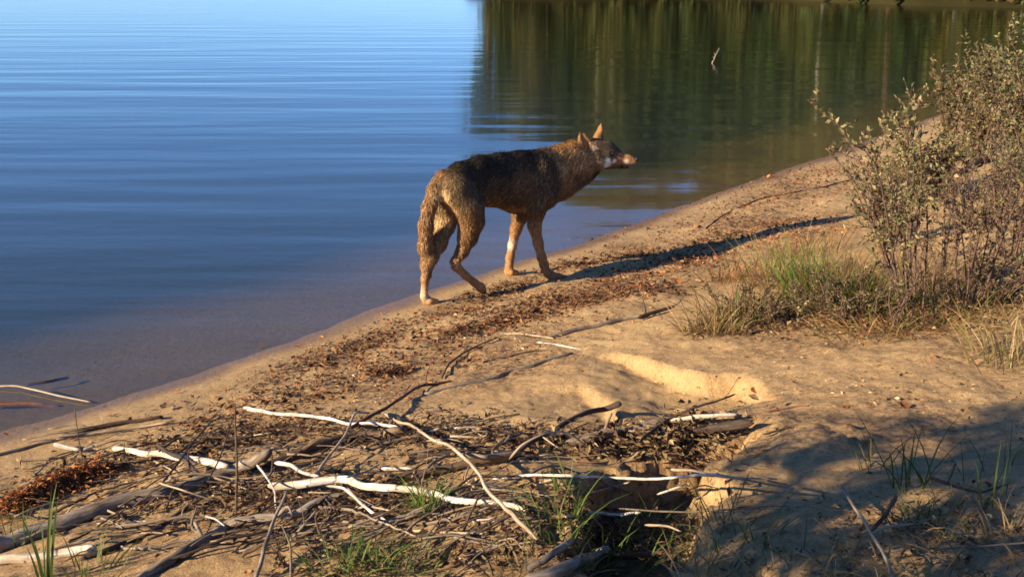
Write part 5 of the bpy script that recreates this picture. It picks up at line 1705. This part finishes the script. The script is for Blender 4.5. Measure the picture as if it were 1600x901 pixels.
def plant(kind, x, y, hgt, var):
    z = float(ground_z(np.array([x]), np.array([y]))[0])
    root = empty(kind + '_tree', (x, y, z))
    root.scale = (hgt / 10.0 * rt.uniform(0.95, 1.3),) * 2 + (hgt / 10.0,)
    root.rotation_euler = (0, 0, rt.uniform(0, 6.28))
    tag(root, LBL[kind][0], 'tree', LBL[kind][1])
    key = (kind, var)
    if key not in TREES:
        TREES[key] = tree_meshes(kind, 40 + len(TREES))
        parts = TREES[key]
    else:
        parts = [q.copy() for q in TREES[key]]
        for q in parts:
            COL.objects.link(q)
    for q in parts:
        q.parent = root


def shore_y(x):
    return float(far_y(x))


kinds = ['spruce', 'birch', 'pine', 'birch', 'spruce', 'spruce', 'birch']
i = 0
for row, (dy, step) in enumerate([(2.4, 1.15), (5.5, 1.5), (9.5, 2.0)]):
    x = -1.9 + 0.5 * row
    while x < 44:
        y = shore_y(x) + dy + rt.uniform(0, 1.8)
        k = kinds[int(rt.integers(0, len(kinds)))]
        hgt = np.interp(x, [-3, 2.6, 4.2, 8, 20, 24, 44], [10.2, 10.6, 13.0, 15.5, 16, 13, 11]) * rt.uniform(0.88, 1.12)
        plant(k, x, y, hgt, i % 2)
        i += 1
        x += step * rt.uniform(0.75, 1.3)
# undergrowth on that shore: low bushes and a rock bank
rb = np.random.default_rng(5)
bx = np.sort(rb.uniform(-1.8, 40, 54))
for i, xx in enumerate(bx):
    yy = shore_y(xx) + rb.uniform(0.6, 2.0)
    zz = float(ground_z(np.array([xx]), np.array([yy]))[0])
    n = 320
    d = unit(rb.normal(size=(n, 3)))
    hgt = rb.uniform(1.4, 3.6)
    pos = d * rb.uniform(0.4, 1, (n, 1)) * [1.1, 0.9, hgt / 2] + [0, 0, hgt / 2]
    ln = 0.42 * rb.uniform(0.6, 1.4, n)
    pal = np.array([(0.07, 0.10, 0.025), (0.11, 0.12, 0.03), (0.12, 0.085, 0.03), (0.05, 0.07, 0.02)])
    V, F, C = leaf_mesh(pos, unit(rb.normal(size=(n, 3))), unit(rb.normal(size=(n, 3))), ln, ln * 0.3, pal[rb.integers(0, 4, n)] * rb.uniform(0.7, 1.3, (n, 1)))
    root = empty('bush', (xx, yy, zz))
    tag(root, 'low leafy bush at the foot of the trees across the bay', 'bush', 'bushes at the foot of the far trees')
    mesh_obj('foliage', V, F, M_CROWN, parent=root, colors=C, smooth=False)
    st = dict(V=[], F=[], C=[], n=0)
    for q in range(4):
        a = rb.uniform(0, 6.28)
        limb_tube(st, np.array([(0, 0, -0.1), (np.cos(a) * .25, np.sin(a) * .25, hgt * .4), (np.cos(a) * .6, np.sin(a) * .6, hgt * .8)]), 0.03, 0.01, 5, (0.1, 0.07, 0.05))
    mesh_obj('stems', np.vstack(st['V']), st['F'], M_STEM, parent=root, colors=np.vstack(st['C']))

def shade_tree(base, hgt, seed, crown_c, crown_r, n_leaf, label, leaf=0.05):
    """young alder beside the camera; its crown throws the dappled shade on the near bank"""
    rng = np.random.default_rng(seed)
    base = np.asarray(base, float)
    root = empty('alder_tree', base)
    tag(root, label, 'tree')
    acc = dict(V=[], F=[], C=[], n=0)
    cc = np.asarray(crown_c, float) - base
    cr = np.asarray(crown_r, float)
    top = cc + [0, 0, cr[2] * 0.9]
    tr = catmull([(0, 0, -0.1), cc * 0.35 + rng.normal(size=3) * 0.03, cc * 0.75, top], 14)
    limb_tube(acc, tr, 0.045, 0.012, 8, (0.12, 0.09, 0.07))
    pos = []
    for k in range(9):                                 # bare crooked limbs
        d = unit(rng.normal(size=3) * [1, 1, 0.3])
        limb_tube(acc, catmull([tr[int(rng.integers(6, 12))], cc + d * cr * 0.5 + rng.normal(size=3) * 0.1, cc + d * cr * 1.25], 9), 0.026, 0.008, 6, (0.11, 0.08, 0.06))
    for k in range(30):
        s = rng.uniform(0.45, 1)
        p = tr[int(s * 13)]
        d = unit(rng.normal(size=3) * [1, 1, 0.35])
        q = cc + d * cr * rng.uniform(0.55, 1.0)
        path = catmull([p, (p + q) / 2 + rng.normal(size=3) * 0.05, q], 7)
        limb_tube(acc, path, 0.012, 0.004, 5, (0.11, 0.08, 0.06))
        m = n_leaf // 30
        t = rng.uniform(0.7, 1.08, m) * 6
        i = np.minimum(t.astype(int), 5)
        f = (t - i)[:, None]
        pos.append(path[i] * (1 - f) + path[i + 1] * f + rng.normal(size=(m, 3)) * 0.035)
    mesh_obj('trunk', np.vstack(acc['V']), acc['F'], M_STEM, parent=root, colors=np.vstack(acc['C']))
    pos = np.vstack(pos)
    n = len(pos)
    ln = leaf * rng.uniform(0.6, 1.3, n)
    pal = np.array([(0.06, 0.10, 0.02), (0.09, 0.13, 0.03), (0.14, 0.13, 0.03)])
    V, F, C = leaf_mesh(pos, unit(rng.normal(size=(n, 3))), unit(rng.normal(size=(n, 3)) + [0, 0, 0.6]), ln, ln * 0.38, pal[rng.integers(0, 3, n)] * rng.uniform(0.7, 1.3, (n, 1)))
    mesh_obj('crown', V, F, M_FOLI, parent=root, colors=C, smooth=False)


def gz(x, y):
    return float(ground_z(np.array([x]), np.array([y]))[0])


shade_tree((-3.0, -0.45, gz(-3.0, -0.45)), 2.4, 5, (-2.75, 0.55, 1.95), (0.95, 0.85, 0.5), 2500, 'young alder on the bank left of the camera, shading the near sand')
shade_tree((-4.2, -1.6, gz(-4.2, -1.6)), 3.2, 6, (-4.1, -0.7, 2.3), (1.2, 0.8, 0.6), 1000, 'taller young alder on the bank behind the other one')
